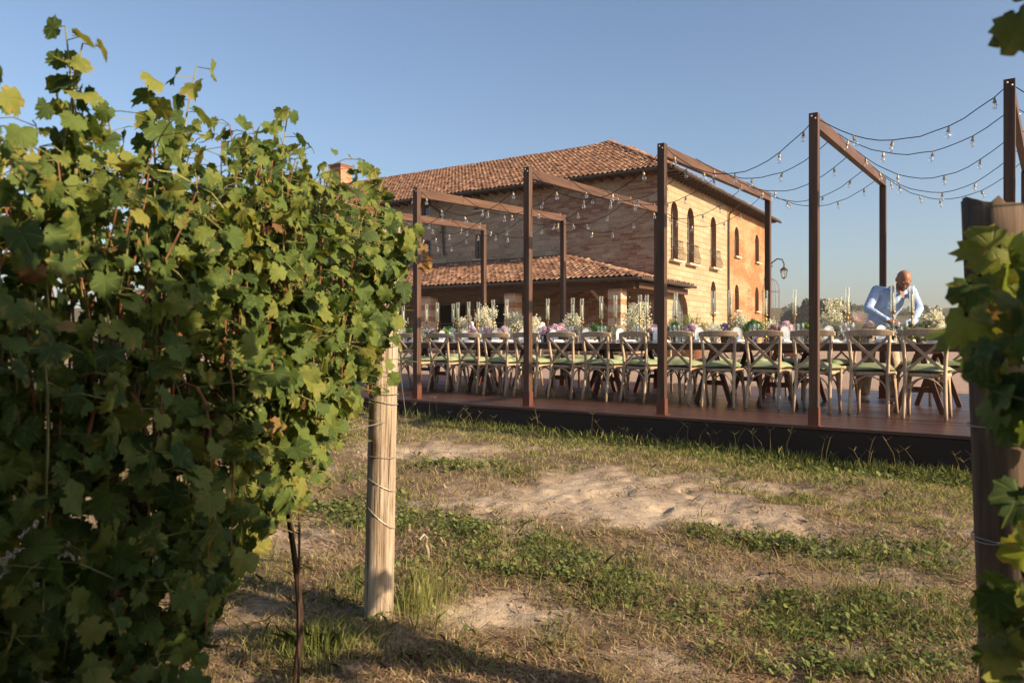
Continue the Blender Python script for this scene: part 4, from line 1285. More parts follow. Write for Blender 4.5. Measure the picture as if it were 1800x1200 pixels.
    for i, root in enumerate(roots):
        org = root.location
        # gnarled trunk
        r0 = trunk_r[i]
        pts, rad = [], []
        hh = .80
        for k in range(12):
            tt = k / 11
            pts.append(Vector((.035 * math.sin(4 * tt + i * 2), .03 * math.cos(5 * tt + i), hh * tt - .03)))
            rad.append(r0 * (1.25 - .45 * tt + .16 * rnd.random()))
        am = min(1, max(.05, (vines[i] - .06) / .44))
        for sg in (-1, 1):
            if sg < 0 and am < .5: continue
            tr = MB().tube(pts + [pts[-1] + D * (sg * .10) + Vector((0, 0, .05)), pts[-1] + D * (sg * .28) + Vector((0, 0, .04)), pts[-1] + D * (sg * .44) + Vector((0, 0, .03))], rad + [r0 * .6, r0 * .42, r0 * .3], 10) if sg > 0 else \
                 MB().tube([pts[-2], pts[-1] + D * (sg * .10) + Vector((0, 0, .04)), pts[-1] + D * (sg * .28) + Vector((0, 0, .05)), pts[-1] + D * (sg * .44) + Vector((0, 0, .02))], [r0 * .7, r0 * .55, r0 * .42, r0 * .3], 8)
            o = tr.build('trunk' if sg > 0 else 'cordon_arm', M_BARK, root, True)
            if sg > 0 and r0 > .02:
                dsp = o.modifiers.new('gnarl', 'SUBSURF'); dsp.levels = 1; dsp.render_levels = 1
        if canes[i].v: o = canes[i].build('canes', M_CANE, root); o['kind'] = 'stuff'
        if shoots[i].v: o = shoots[i].build('shoots', M_GSHOOT, root); o['kind'] = 'stuff'
        sc_ = []
        for L in per[i]:
            uvp = project(L[0])
            ok = uvp is not None and -40 < uvp[0] < 1840 and -40 < uvp[1] < 1240
            lay = (L[0] - E).dot(N)
            sc_.append((ok, lay + rnd.uniform(0, .06) + (L[0].z - .9) * .10))
        order = sorted(range(len(per[i])), key=lambda j: (-sc_[j][0], -sc_[j][1]))
        objs = [j for j in order[:n_leafobj] if sc_[j][0]] if inframe else []
        so = set(objs)
        for j in objs:
            p, M3, size, k, m = per[i][j]
            lo_ = link('leaf', leaf_meshes[(k, m)], root)
            lo_.matrix_local = Matrix.Translation(p - org) @ M3.to_4x4() @ Matrix.Scale(size, 4)
        rest = [per[i][j] for j in range(len(per[i])) if j not in so]
        if rest:
            fo = link('foliage', foliage_mesh(rest, org), root); fo['kind'] = 'stuff'
    return roots

E1 = Vector((-.54, 3.1, 0)); D1 = Vector((-.32, -.947, 0)); N1 = Vector((.947, -.32, 0))
def zt1(s): return float(np.interp(s, [-.2, -.02, .12, .3, .5, .8, 1.1, 1.5, 2.0, 3], [1.38, 1.52, 1.66, 1.56, 1.56, 1.60, 1.54, 1.50, 1.44, 1.5]))
def zl1(s): return float(np.interp(s, [-.2, 0, .1, .3, .5, .9, 1.3, 1.9, 3], [1.10, .98, .72, .54, .47, .40, .38, .42, .4]))
def keep1(p, cane=False):
    q = project(p)
    if q is None: return False
    u, y = q
    lim = float(np.interp(y, [0, 330, 400, 450, 490, 600, 690, 760, 840, 900, 950, 1010, 1120], [640, 690, 730, 738, 700, 680, 655, 615, 575, 525, 480, 440, 390]))
    return u + (0 if cane else .04 * 1350 / p.y) > lim
vine_row(E1, D1, N1, [.60, 1.25, 1.95], (-.10, 2.45), zt1, zl1, 360, 5,
         ['grapevine at the row end crowding the pale post, beside the rusty stake', 'old grapevine with thick gnarled trunk at lower left', 'grapevine at the left edge of the picture'],
         [.009, .036, .034], 300, .20, 2700, keepout=keep1, lowfill=True,
         extra=[(655, 712, 420, 520, 2.86, 3.02, 26, .042), (655, 700, 520, 610, 2.86, 3.02, 16, .040), (695, 738, 400, 470, 2.86, 3.05, 13, .044), (648, 690, 600, 690, 2.90, 3.02, 9, .038),(738, 752, 432, 468, 2.86, 2.92, 6, -.030)],
         tall=[(.03, 1.5, 1.80, .03, .02), (.10, 1.5, 1.76, -.05, .05), (.30, 1.5, 1.70, -.04, .0), (.68, 1.5, 1.87, -.03, .03), (.73, 1.5, 1.80, .04, -.02), (.60, 1.5, 1.74, .05, .03), (.90, 1.45, 1.74, -.05, .03),
               (1.12, 1.45, 1.86, -.04, .04), (1.18, 1.45, 1.78, .03, .0), (1.30, 1.45, 1.70, .05, .0), (1.42, 1.4, 1.83, .03, .0), (1.47, 1.4, 1.79, -.03, .04), (1.38, 1.4, 1.74, .04, -.03), (1.62, 1.4, 1.70, .04, .02), (1.72, 1.4, 1.66, .06, .0), (.45, 1.5, 1.68, .03, .04)])

E2 = Vector((1.175, 1.86, 0)); D2 = Vector((-.28, -.96, 0)); N2 = Vector((-.96, .28, 0))
def zt2(s): return float(np.interp(s, [-.2, 0, .3, .6, 1.0, 1.4, 2, 4, 7], [1.26, 1.40, 1.50, 1.70, 2.02, 2.22, 2.26, 2.25, 2.2]))
def zl2(s): return float(np.interp(s, [-.2, .0, .3, .6, 8], [1.05, .85, .5, .38, .35]))
def keep2(p, cane=False):
    if p.y < .25: return abs(p.x) < .30 and p.y > -.6
    if p.y > 1.0 and random.random() < .75: return True
    u, y = project(p)
    m = 0 if cane else .05 * 1350 / p.y
    lim = float(np.interp(y, [-400, 300, 390, 410, 640, 660, 820, 840, 980, 1000, 1300], [1840, 1840, 1830, 1760, 1730, 1770, 1780, 1800, 1800, 1765, 1760]))
    return u - m < lim + (60 if cane else 0) or math.hypot(p.x, p.y) < .55
vine_row(E2, D2, N2, [.25, .95, 1.75, 2.6, 3.5, 4.4, 5.3, 6.2], (-.10, 6.6), zt2, zl2, 700, 9,
         ['grapevine leafing over the weathered post at the right edge', 'grapevine of the right row just behind its end vine'] + ['grapevine of the right row beside the camera'] * 6,
         [.022, .03, .03, .03, .03, .03, .03, .03], 300, .20, 4500, keepout=keep2, leafsize=(.045, .080),
         extra=[(1715, 1800, 430, 480, 1.25, 1.55, 4, .050), (1700, 1800, 460, 560, 1.10, 1.42, 11, .046), (1680, 1740, 540, 620, 1.15, 1.40, 6, .045), (1730, 1800, 560, 700, 1.05, 1.35, 17, .046), (1760, 1810, 680, 790, 1.05, 1.35, 9, .045), (1735, 1800, 1010, 1200, 1.15, 1.42, 26, .036),
                (1778, 1815, 20, 75, 1.0, 1.12, 4, .048), (1780, 1830, -40, 10, 1.0, 1.1, 3, .042), (1775, 1830, 860, 1000, 1.2, 1.45, 5, .05)])
for o in bpy.data.objects:
    if o.get('label') == 'grapevine of the right row beside the camera': o['group'] = 'vines behind the picture edge'

# ---- posts and wires
def wood_post(name, base, top, r, label, wraps, seed, mat=None):
    base, top = Vector(base), Vector(top)
    L = (top - base).length; rnd = random.Random(seed); n = 26; m = 22
    vs = []
    for j in range(m + 1):
        z = L * j / m
        for k in range(n):
            a = 2 * math.pi * k / n
            rr = r * (1.05 - .10 * j / m) * (1 + .035 * math.sin(2 * a + seed) + .02 * math.sin(5 * a + j * .2 + seed) + rnd.gauss(0, .008))
            if k in (5, 17): rr *= .93                        # drying cracks
            zz = z + (rnd.uniform(-.012, .012) + .012 * math.cos(a + seed) if j == m else 0)
            vs.append((rr * math.cos(a), rr * math.sin(a), zz))
    fs = [(j * n + k, j * n + (k + 1) % n, (j + 1) * n + (k + 1) % n, (j + 1) * n + k) for j in range(m) for k in range(n)]
    vs.append((0, 0, L + .004)); fs += [(m * n + k, m * n + (k + 1) % n, len(vs) - 1) for k in range(n)]
    root = empty(name, base, 0, label, 'post', 'vineyard end posts')
    root.rotation_mode = 'QUATERNION'; root.rotation_quaternion = (top - base).to_track_quat('Z', 'Y')
    MB().add(vs, fs).build('shaft', mat or M_VPOST, root, True)
    for z, tl_ in wraps:
        pts = []
        for k in range(25):
            a = 2 * math.pi * k / 24
            pts.append((r * 1.06 * math.cos(a), r * 1.06 * math.sin(a), z + tl_ * math.sin(a)))
        MB().tube(pts, .0018, 4).build('wire_loop', M_WIRE, root)
    return root
pb = Vector((-.54, 3.1, -.05))
wood_post('wooden_post', pb, (-.505, 3.1, 1.58), .056, 'pale wooden vineyard post with wire loops at the end of the left row', [(.93, .012), (.96, .0), (.71, .004), (.60, .03), (.47, .05)], 3)
wood_post('wooden_post', (1.235, 1.87, -.06), (1.162, 1.86, 1.45), .069, 'weathered vineyard post, coloured darker as if shaded, at the right edge of the picture', [(.72, .02), (.70, -.01), (.98, .0)], 8, m_wood('shaded_weathered_post', (.050, .034, .025), (.19, .135, .095), 'z', .9, .15, 1.4, .7))  # darker wood than the left post: its shade is put into the colour
g = empty('guy_wire', (-.45, 3.93, float(soil_z(-.45, 3.93))), 0, 'thin steel guy wire running from the pale post to a hooked ground anchor', 'wire')
MB().tube([(-.09 + .04, -.83 + .03, 1.36), (-.02, -.12, .30), (0, -.02, .10)], .0016, 4).build('wire', M_WIRE, g)
MB().tube([(-.02, -.03, .12), (.0, -.01, .14), (.016, .0, .12), (.008, .01, .085), (.02, .01, .05), (.024, .01, -.05)], .007, 6).build('anchor_rod', m_plain('anchor_steel', (.34, .27, .20), .6, .4, .3), g)
for z, lb in ((.80, 'lowest trellis wire strung through the left vine row'), (1.12, 'middle trellis wire strung through the left vine row'), (1.42, 'top trellis wire strung through the left vine row')):
    w = MB().tube([E1 + Vector((0, 0, z)) + N1 * .05, E1 + D1 * 1.5 + Vector((0, 0, z - .015)) + N1 * .04, E1 + D1 * 3.2 + Vector((0, 0, z)) + N1 * .04], .0016, 4).build('trellis_wire', M_WIRE)
    tag(w, lb, 'wire', 'trellis wires')
sb = E1 + D1 * .64 + N1 * .06; sb.z = float(soil_z(sb.x, sb.y))
w = MB().tube([(0, 0, -.05), (.003, 0, .6), (-.004, 0, 1.25)], .0042, 6).build('vine_stake', m_plain('rusty_steel', (.085, .040, .028), .8, .3, .2, .3), loc=sb)
tag(w, 'thin rusty steel stake standing left of the pale post', 'stake')

# grape bunches
M_GRAPE = m_plain('green_grape', (.11, .13, .04), .35, .4)
for gi_, (s, d, z) in enumerate(((1.02, .17, 1.00),)):
    rnd = random.Random(gi_); mb = MB()
    p = E1 + D1 * s + N1 * d + Vector((0, 0, z))
    for k in range(34):
        tt = k / 34; rr = .028 * (1 - tt) ** .6 + .004; a = k * 2.4
        mb.ball((rr * math.cos(a), rr * math.sin(a), -.11 * tt), .0085 * rnd.uniform(.8, 1.1), 6, 4)
    par = min((o for o in bpy.data.objects if o.name.startswith('grape_vine') and o.location.x < 0), key=lambda o: (o.location - (E1 + D1 * s)).length)
    o = mb.build('grape_bunch', M_GRAPE, par, True)
    o.location = p - par.location

# ------------------------------------------------------------------ grass, clover and straw on the soil
def t_blade(name, stops, tr=.3, rough=.7):
    t = NT(name); gi = t.n('NewGeometry')
    c = t.ramp(gi.outputs['Random Per Island'], stops)
    pb = t.pbr(c, rough, spec=.2); tl_ = t.n('BsdfTranslucent', {'Color': c})
    return t.done(t.n('MixShader', {0: tr, 1: pb, 2: tl_.outputs[0]}).outputs[0])
M_GRASS = t_blade('green_grass', [(0, (.060, .085, .022)), (.45, (.125, .155, .042)), (.8, (.21, .225, .062)), (1, (.30, .27, .10))])
M_DRY = t_blade('dry_grass', [(0, (.14, .110, .045)), (.35, (.26, .21, .085)), (.7, (.42, .34, .155)), (1, (.20, .21, .065))])
M_CLOVER = t_blade('clover', [(0, (.055, .080, .022)), (.5, (.120, .150, .042)), (1, (.215, .235, .070))], .3, .55)
M_STRAW = t_blade('straw', [(0, (.11, .060, .034)), (.4, (.25, .16, .088)), (.8, (.44, .33, .20)), (1, (.17, .085, .045))], .1)

def scatter(n_try, x0, x1, y0, y1, dens, seed):
    r_ = np.random.default_rng(seed)
    # sample evenly in the view fan: denser near the camera
    y = np.exp(r_.uniform(math.log(y0), math.log(y1), n_try))
    x = r_.uniform(x0, x1, n_try) * np.clip(y / 3.0, .8, 3) if False else r_.uniform(-1, 1, n_try) * (.72 * y + .35)
    keep = (x > x0) & (x < x1)
    x, y = x[keep], y[keep]
    s, c = cs(x, y)
    keep = (c < -.27) | (s < S0 - .1)
    keep &= r_.random(len(x)) < dens(x, y)
    return x[keep], y[keep], r_

def blades(name, x, y, r_, hmin, hmax, w, mat, lean=.5, hscale=None, label=None, zoff=0):
    n = len(x); z = soil_z(x, y) - .004
    h = r_.uniform(hmin, hmax, n) * (hscale if hscale is not None else 1)
    a = r_.uniform(0, 2 * np.pi, n); b = r_.uniform(0, 2 * np.pi, n)
    ln = np.minimum(np.abs(r_.normal(0, lean, n)), 1.5) * h
    ww = w * r_.uniform(.6, 1.3, n) * np.clip(y / 4, .8, 1.9)
    dx, dy = np.cos(a), np.sin(a)
    P = np.stack([x, y, z], -1)
    side = np.stack([np.cos(b), np.sin(b), np.zeros(n)], -1) * (ww / 2)[:, None]
    mid = P + np.stack([dx * ln * .35, dy * ln * .35, h * .6], -1)
    tip = P + np.stack([dx * ln, dy * ln, h], -1)
    V = np.stack([P - side, P + side, mid + side * .75, tip, mid - side * .75], 1).reshape(-1, 3)
    F = np.arange(n * 5).reshape(n, 5)
    o = link(name, np_mesh(name, V, F, mat))
    return tag(o, label, name.replace('_', ' '), kind='stuff')

d_dry = lambda x, y: np.clip(1.0 - 1.25 * bare(x, y), .03, 1) * np.clip(.55 + .6 * fbm(x, y, .6, 3, 51), .1, 1) * np.clip((y - 1.6) / 2.2 + .35, .35, 1) * (.12 + .88 * clump(x, y))
x, y, r_ = scatter(260000, -5, 6, 2.0, 13.5, d_dry, 1)
blades('dry_grass', x, y, r_, .012, .060, .0034, M_DRY, 1.2, label='short dry yellowed grass between the vines and the deck')
M_LAWN = t_blade('yellow_green_grass', [(0, (.095, .120, .032)), (.4, (.19, .205, .058)), (.75, (.32, .305, .098)), (1, (.44, .38, .165))])
def d_lawn(x, y):
    s, c = cs(x, y)
    w = np.clip(1.25 - np.abs(c + 1.35) / 1.0, 0, 1) + np.clip((x - 1.2) / 1.2, 0, 1) * np.clip((y - 3.2) / 1.2, 0, 1) * .8
    return np.clip(w + .22 * np.clip((y - 2.2) / 1.5, .3, 1), 0, 1) * np.clip(1.0 - 1.15 * bare(x, y), .02, 1) * np.clip(.62 + .9 * fbm(x, y, .5, 3, 81), .06, 1) * (.15 + .85 * clump(x, y, .2, 95))
x, y, r_ = scatter(560000, -5, 6, 2.1, 13.5, d_lawn, 12)
blades('lawn', x, y, r_, .014, .048, .0032, M_LAWN, 1.0, label='sparse yellow-green lawn in front of the deck')
d_gr = lambda x, y: np.clip(green(x, y) * 1.1 - .12, 0, 1) * np.clip(1.1 - bare(x, y), .05, 1) * (.2 + .8 * clump(x, y, .14, 97))
x, y, r_ = scatter(420000, -5, 6, 2.0, 13.5, d_gr, 2)
blades('green_grass', x, y, r_, .018, .070, .0036, M_GRASS, .8, label='low green grass patches on the sandy soil')
# tall rank grass along the deck foot
r_ = np.random.default_rng(7)
n = 15000
s_ = r_.uniform(-6, 7.3, n); c_ = -.30 - np.abs(r_.normal(0, .18, n))
p_ = np.clip(.30 + .12 * s_, .12, 1) * np.clip(.55 + 1.1 * fbm(s_, c_, .7, 3, 71), .05, 1)
kk = r_.random(n) < p_
s_, c_ = s_[kk], c_[kk]
x = P1.x + BT.x * s_ + AT.x * c_; y = P1.y + BT.y * s_ + AT.y * c_
hs = np.clip(1.15 - .9 * (np.abs(c_ + .30)) / .5, .35, 1.2)
blades('tall_grass', x, y, r_, .03, .13, .0045, M_GRASS, .7, hs, label='tall green grass along the foot of the deck')
n = 75
s_ = r_.uniform(-5, 7.2, n); c_ = -.32 - np.abs(r_.normal(0, .10, n))
x = P1.x + BT.x * s_ + AT.x * c_; y = P1.y + BT.y * s_ + AT.y * c_
mb = MB()
for xx, yy in zip(x, y):
    z = float(soil_z(xx, yy)); h = random.uniform(.12, .30); a = random.uniform(0, 6.28); l = random.uniform(.03, .16)
    top = Vector((xx + l * math.cos(a), yy + l * math.sin(a), z + h))
    mb.tube([(xx, yy, z), (xx + l * .3 * math.cos(a), yy + l * .3 * math.sin(a), z + h * .6), top], .0011, 3, False)
    for k in range(3):
        b = a + k * 2.1 + random.uniform(-.3, .3)
        mb.tube([top, top + Vector((.05 * math.cos(b), .05 * math.sin(b), .035))], [.0018, .0008], 3, False)
tag(mb.build('grass_seed_head', M_DRY), 'wispy dry seed heads rising above the grass at the deck foot', 'seed heads', kind='stuff')
# tuft right of the pale post and behind it
n = 650
a = r_.uniform(0, 6.28, n); q = np.abs(r_.normal(0, .17, n))
x = -.36 + q * np.cos(a) * .9; y = 3.22 + q * np.sin(a) * 1.6
blades('grass_tuft', x, y, r_, .04, .22, .0022, M_LAWN, .4, np.clip(1.1 - q * 2, .3, 1), label='long wispy grass tuft growing against the pale post')
n = 1300
a = r_.uniform(0, 6.28, n); q = np.abs(r_.normal(0, .17, n))
x = -.72 + q * np.cos(a); y = 2.78 + q * np.sin(a)
blades('grass_tuft', x, y, r_, .03, .13, .0045, M_GRASS, .7, np.clip(1.1 - q * 2, .3, 1), label='dark green weed clump left of the pale post foot')
# clover-like leaflets
d_cl = lambda x, y: np.clip(green(x, y) * 1.4 - .28, 0, 1) * (.12 + .88 * clump(x, y, .13, 99)) * np.clip(1.15 - bare(x, y), .1, 1) * np.clip(7.5 - y, .15, 1)
x, y, r_ = scatter(300000, -5, 6, 2.0, 12, d_cl, 3)
n = len(x); z = soil_z(x, y) + r_.uniform(.008, .045, n)
a = r_.uniform(0, 6.28, n); tl_ = r_.normal(0, .5, n); t2 = r_.normal(0, .5, n); sz = r_.uniform(.005, .0125, n) * np.clip(y / 4, .85, 1.6)
ux = np.stack([np.cos(a), np.sin(a), np.sin(tl_)], -1) * sz[:, None]; vx = np.stack([-np.sin(a), np.cos(a), np.sin(t2)], -1) * sz[:, None]
P = np.stack([x, y, z], -1)
V = np.stack([P - ux, P - ux * .5 - vx * .8, P + ux * .5 - vx * .8, P + ux, P + ux * .5 + vx * .8, P - ux * .5 + vx * .8], 1).reshape(-1, 3)
o = link('clover', np_mesh('clover', V, np.arange(n * 6).reshape(n, 6), M_CLOVER)); tag(o, 'low leafy clover mats in green bands across the soil', 'clover', kind='stuff')
# straw litter lying flat
d_st = lambda x, y: np.clip(1.1 - .95 * bare(x, y), .06, 1) * np.clip(.5 + .7 * fbm(x, y, .4, 3, 61), .05, 1) * np.clip((6.5 - y) / 2.5, .12, 1)
x, y, r_ = scatter(200000, -5, 6, 1.9, 10, d_st, 4)
n = len(x); z = soil_z(x, y) + r_.uniform(.002, .016, n)
a = r_.uniform(0, 6.28, n); ln = r_.uniform(.006, .040, n); w_ = r_.uniform(.0009, .0026, n) * np.clip(y / 3.5, .9, 1.6); tz = r_.normal(0, .25, n)
ux = np.stack([np.cos(a), np.sin(a), tz], -1) * ln[:, None]; vx = np.stack([-np.sin(a), np.cos(a), np.zeros(n)], -1) * w_[:, None]
P = np.stack([x, y, z], -1)
V = np.stack([P - ux - vx, P + ux - vx, P + ux + vx, P - ux + vx], 1).reshape(-1, 3)
o = link('straw_litter', np_mesh('straw_litter', V, np.arange(n * 4).reshape(n, 4), M_STRAW)); tag(o, 'dry straw and leaf litter scattered over the soil', 'straw', kind='stuff')
# clods of earth on the bare patch
rnd = random.Random(3); mb = MB()
xs = r_.uniform(-2.2, 3.2, 2600); ys = r_.uniform(2.4, 8.5, 2600); bb = bare(xs, ys)
for xx, yy, b_ in zip(xs, ys, bb):
    if rnd.random() > .04 + .5 * b_ * (1 - b_) * 2.2 + .15 * b_: continue
    s, c = cs(xx, yy)
    if c > -.35: continue
    r0 = rnd.uniform(.004, .013) * (2.2 if rnd.random() < .05 else 1)
    zz = float(soil_z(xx, yy))
    vs = [Vector((xx, yy, zz + r0 * .25)) + Vector((math.cos(q) * r0 * rnd.uniform(.6, 1.3), math.sin(q) * r0 * rnd.uniform(.6, 1.3), -r0 * .3)) for q in np.linspace(0, 5.24, 6)]
    vs += [Vector((xx, yy, zz + r0 * .25)) + Vector((math.cos(q) * r0 * rnd.uniform(.3, .7), math.sin(q) * r0 * rnd.uniform(.3, .7), r0 * rnd.uniform(.3, .7))) for q in np.linspace(.5, 4.7, 4)]
    mb.add(vs, [(0, 1, 6), (1, 2, 7, 6), (2, 3, 7), (3, 4, 8, 7), (4, 5, 9, 8), (5, 0, 6, 9), (6, 7, 8, 9)])
tag(mb.build('soil_clods', m_plain('clod', (.26, .185, .125), .95, .1, 0, .3, 30)), 'crumbly clods of sandy earth on the bare patch', 'clods', kind='stuff')
# ------------------------------------------------------------------ people
def skin_union(name, shapes, voxel, mat, parent, smooth_it=4):
    """shapes: ('c', a, b, ra, rb) tapered limb or ('e', centre, radii, euler) ellipsoid; fused into one continuous surface"""
    mb = MB()
    for sh in shapes:
        if sh[0] == 'c':
            a, b = Vector(sh[1]), Vector(sh[2]); ra, rb = sh[3], sh[4]
            d = (b - a).normalized(); pts, rad = [], []
            for k in range(4):
                an = math.pi / 2 * (1 - k / 4); pts.append(a - d * ra * math.sin(an)); rad.append(max(ra * math.cos(an), ra * .08))
            pts.append(a); rad.append(ra); pts.append(b); rad.append(rb)
            for k in range(1, 5):
                an = math.pi / 2 * k / 4; pts.append(b + d * rb * math.sin(an)); rad.append(max(rb * math.cos(an), rb * .08))
            mb.tube(pts, rad, 14)
        else:
            c, r_ = Vector(sh[1]), sh[2]
            M = Matrix.Rotation(0, 3, 'X') if len(sh) < 4 else __import__('mathutils').Euler(sh[3]).to_matrix()
            m2 = MB().ball((0, 0, 0), r_, 16, 10)
            mb.add([M @ Vector(q) + c for q in m2.v], m2.f)
    o = mb.build(name, mat, parent, True)
    r = o.modifiers.new('r', 'REMESH'); r.mode = 'VOXEL'; r.voxel_size = voxel; r.use_smooth_shade = True
    s = o.modifiers.new('s', 'SMOOTH'); s.iterations = smooth_it; s.factor = .5
    bpy.context.view_layer.update()
    dg = bpy.context.evaluated_depsgraph_get()
    me = bpy.data.meshes.new_from_object(o.evaluated_get(dg))
    o.modifiers.clear(); o.data = me
    if not me.materials: me.materials.append(mat)
    me.polygons.foreach_set('use_smooth', [True] * len(me.polygons))
    return o

t = NT('skin'); v = t.coords('Object'); n1 = t.noise(v, 18, 4)
M_SKIN = t.done(t.pbr(t.ramp(n1, [(.3, (.23, .10, .058)), (.7, (.31, .15, .088))]), .5, spec=.35))
t = NT('blue_shirt'); v = t.coords('Object'); n1 = t.noise(v, 11, 4, .6, .8)
M_SHIRT = t.done(t.pbr(t.ramp(n1, [(.3, (.27, .37, .55)), (.7, (.37, .47, .65))]), .85, t.bump(n1, .7, .03), .15))
t = NT('beige_trousers'); v = t.coords('Object', (1, 1, .5)); n1 = t.noise(v, 9, 4, .6, .8)
M_TROUS = t.done(t.pbr(t.ramp(n1, [(.3, (.36, .27, .19)), (.7, (.47, .37, .27))]), .9, t.bump(n1, .7, .03), .1))
M_SHOE_ = m_plain('canvas_shoe', (.62, .56, .46), .8)
M_BEARD = m_plain('stubble', (.13, .075, .05), .9)
M_EYE = m_plain('eye', (.04, .025, .02), .3)

mz = DECK_Z
man = empty('person', (4.80, 10.02, mz), 0, 'bald bearded man in light blue shirt and beige trousers bending over the table', 'person')
# joints, x right, y away from the camera
hipL, hipR = Vector((-.10, .06, .93)), Vector((.10, .02, .93))
kneeL, kneeR = Vector((-.13, .06, .50)), Vector((.10, -.17, .50))
ankL, ankR = Vector((-.12, .17, .09)), Vector((.07, -.19, .09))
toeL, toeR = Vector((-.17, .02, .03)), Vector((.03, -.36, .03))
chest = Vector((.03, -.17, 1.28)); nb = Vector((.06, -.33, 1.45))
shL, shR = Vector((-.155, -.235, 1.435)), Vector((.27, -.265, 1.42))
elL, elR = Vector((-.315, -.33, 1.195)), Vector((.245, -.50, 1.19))
wrL, wrR = Vector((-.185, -.60, 1.035)), Vector((.055, -.68, .985))
hd = Vector((.085, -.445, 1.555))                       # head centre
ht = (R(40), R(5), R(-14))                              # head tilted down towards the table
import mathutils as mu_
HM = mu_.Euler(ht).to_matrix()
def H(x, y, z): return hd + HM @ Vector((x, y, z))      # local head: -y is the face
def hand(w, fwd, side):
    """palm and five fingers; fwd = pointing direction, side = thumb side"""
    fwd = Vector(fwd).normalized(); side = Vector(side); side = (side - fwd * side.dot(fwd)).normalized(); up = fwd.cross(side)
    if up.z < 0: up = -up
    sh = [('c', w, w + fwd * .045, .024, .026), ('c', w + side * .018 + fwd * .03, w + side * .026 + fwd * .085, .015, .013), ('c', w - side * .018 + fwd * .03, w - side * .026 + fwd * .078, .015, .012)]
    for k, (o_, l_) in enumerate(((.030, .070), (.010, .080), (-.010, .074), (-.030, .058))):
        b = w + fwd * .085 + side * o_
        m = b + fwd * l_ * .5 - up * .008; e = m + fwd * l_ * .38 - up * l_ * .38
        sh += [('c', b, m, .0092, .0085), ('c', m, e, .0085, .0070)]
    b = w + fwd * .028 + side * .026; m = b + fwd * .028 + side * .030 - up * .01; e = m + fwd * .034 + side * .004 - up * .018
    sh += [('c', b, m, .012, .010), ('c', m, e, .010, .008)]
    return sh
S_ = [('e', hd, (.080, .098, .112), ht), ('e', H(0, -.022, -.062), (.062, .070, .062), ht), ('e', H(0, .02, .02), (.084, .092, .09), ht),
      ('c', H(0, -.094, .005), H(0, -.112, -.030), .010, .014), ('e', H(0, -.110, -.034), (.017, .012, .010), ht), ('e', H(0, -.085, .022), (.055, .016, .011), ht),
      ('e', H(0, -.092, -.068), (.024, .010, .007), ht), ('e', H(0, -.088, -.080), (.021, .011, .007), ht), ('e', H(0, -.070, -.105), (.030, .026, .020), ht),
      ('e', H(-.084, .012, -.012), (.010, .020, .032), ht), ('e', H(.084, .012, -.012), (.010, .020, .032), ht), ('e', H(-.05, -.062, -.02), (.022, .022, .02), ht), ('e', H(.05, -.062, -.02), (.022, .022, .02), ht),
      ('c', nb + Vector((0, .03, -.03)), H(0, .02, -.07), .062, .056), ('e', chest, (.16, .11, .19), (R(28), 0, 0)), ('c', chest, (0, .04, .96), .11, .125),
      ('c', shL, elL, .045, .036), ('c', elL, wrL, .034, .024), ('c', shR, elR, .045, .036), ('c', elR, wrR, .034, .024), ('c', chest + Vector((0, 0, .1)), shL, .07, .05), ('c', chest + Vector((0, 0, .1)), shR, .07, .05),
      ('c', hipL, kneeL, .075, .05), ('c', kneeL, ankL, .05, .036), ('c', hipR, kneeR, .075, .05), ('c', kneeR, ankR, .05, .036), ('c', ankL, toeL, .036, .028), ('c', ankR, toeR, .036, .028)]
S_ += hand(wrL, Vector((.11, -.10, -.10)), Vector((.5, -.2, .4))) + hand(wrR, Vector((-.07, -.10, -.085)), Vector((-.6, -.2, .3)))
skin_union('body', S_, .0065, M_SKIN, man, 3)
# beard and eyes
bd = []
for a in np.linspace(-1.25, 1.25, 13):
    bd.append(('e', H(.066 * math.sin(a), -.004 - .076 * math.cos(a) * 1.02, -.085 + .028 * abs(a) ** 1.6), (.016, .012, .026), ht))
bd += [('e', H(.0, -.098, -.055), (.030, .008, .007), ht), ('e', H(0, -.085, -.108), (.026, .018, .018), ht)]
skin_union('beard', bd, .005, M_BEARD, man, 2)
for sx in (-.031, .031):
    MB().ball(H(sx, -.091, .001), (.012, .007, .006), 8, 6).build('eye', M_EYE, man, True)
    MB().tube([H(sx - .02, -.098, .016), H(sx, -.103, .021), H(sx + .02, -.097, .015)], .0045, 5).build('eyebrow', M_BEARD, man, True)
# shirt: fuller than the body, open at the neck
sh = [('e', chest + Vector((0, 0, .0)), (.185, .135, .215), (R(28), 0, R(-4))), ('c', chest + Vector((-.005, .03, -.05)), (0, .05, 1.0), .150, .158), ('e', (0, .05, .98), (.175, .135, .10)),
      ('c', chest + Vector((-.05, -.03, .10)), shL, .095, .066), ('c', chest + Vector((.05, -.03, .10)), shR, .095, .066),
      ('c', shL, elL, .066, .056), ('c', elL, wrL + (elL - wrL) * .12, .054, .038), ('c', shR, elR, .066, .056), ('c', elR, wrR + (elR - wrR) * .12, .054, .038),
      ('e', nb + Vector((-.01, .045, -.035)), (.115, .075, .055), (R(30), 0, 0)),
      ('c', wrL + (elL - wrL) * .08, wrL + (elL - wrL) * .2, .041, .040), ('c', wrR + (elR - wrR) * .08, wrR + (elR - wrR) * .2, .041, .040)]
rnd = random.Random(2)
for a, b in ((shL, elL), (shR, elR), (elL, wrL), (elR, wrR)):      # folds in the sleeves
    for k in range(4):
        p = a.lerp(b, .18 + .2 * k); d = Vector((rnd.gauss(0, 1), rnd.gauss(0, 1), rnd.gauss(0, 1))).normalized()
        sh.append(('c', p + d * .042, p + d * .042 + (b - a) * .12 + Vector((rnd.gauss(0, .02), rnd.gauss(0, .02), 0)), .014, .010))
shirt = skin_union('shirt', sh, .010, M_SHIRT, man, 3)
col_ = MB()
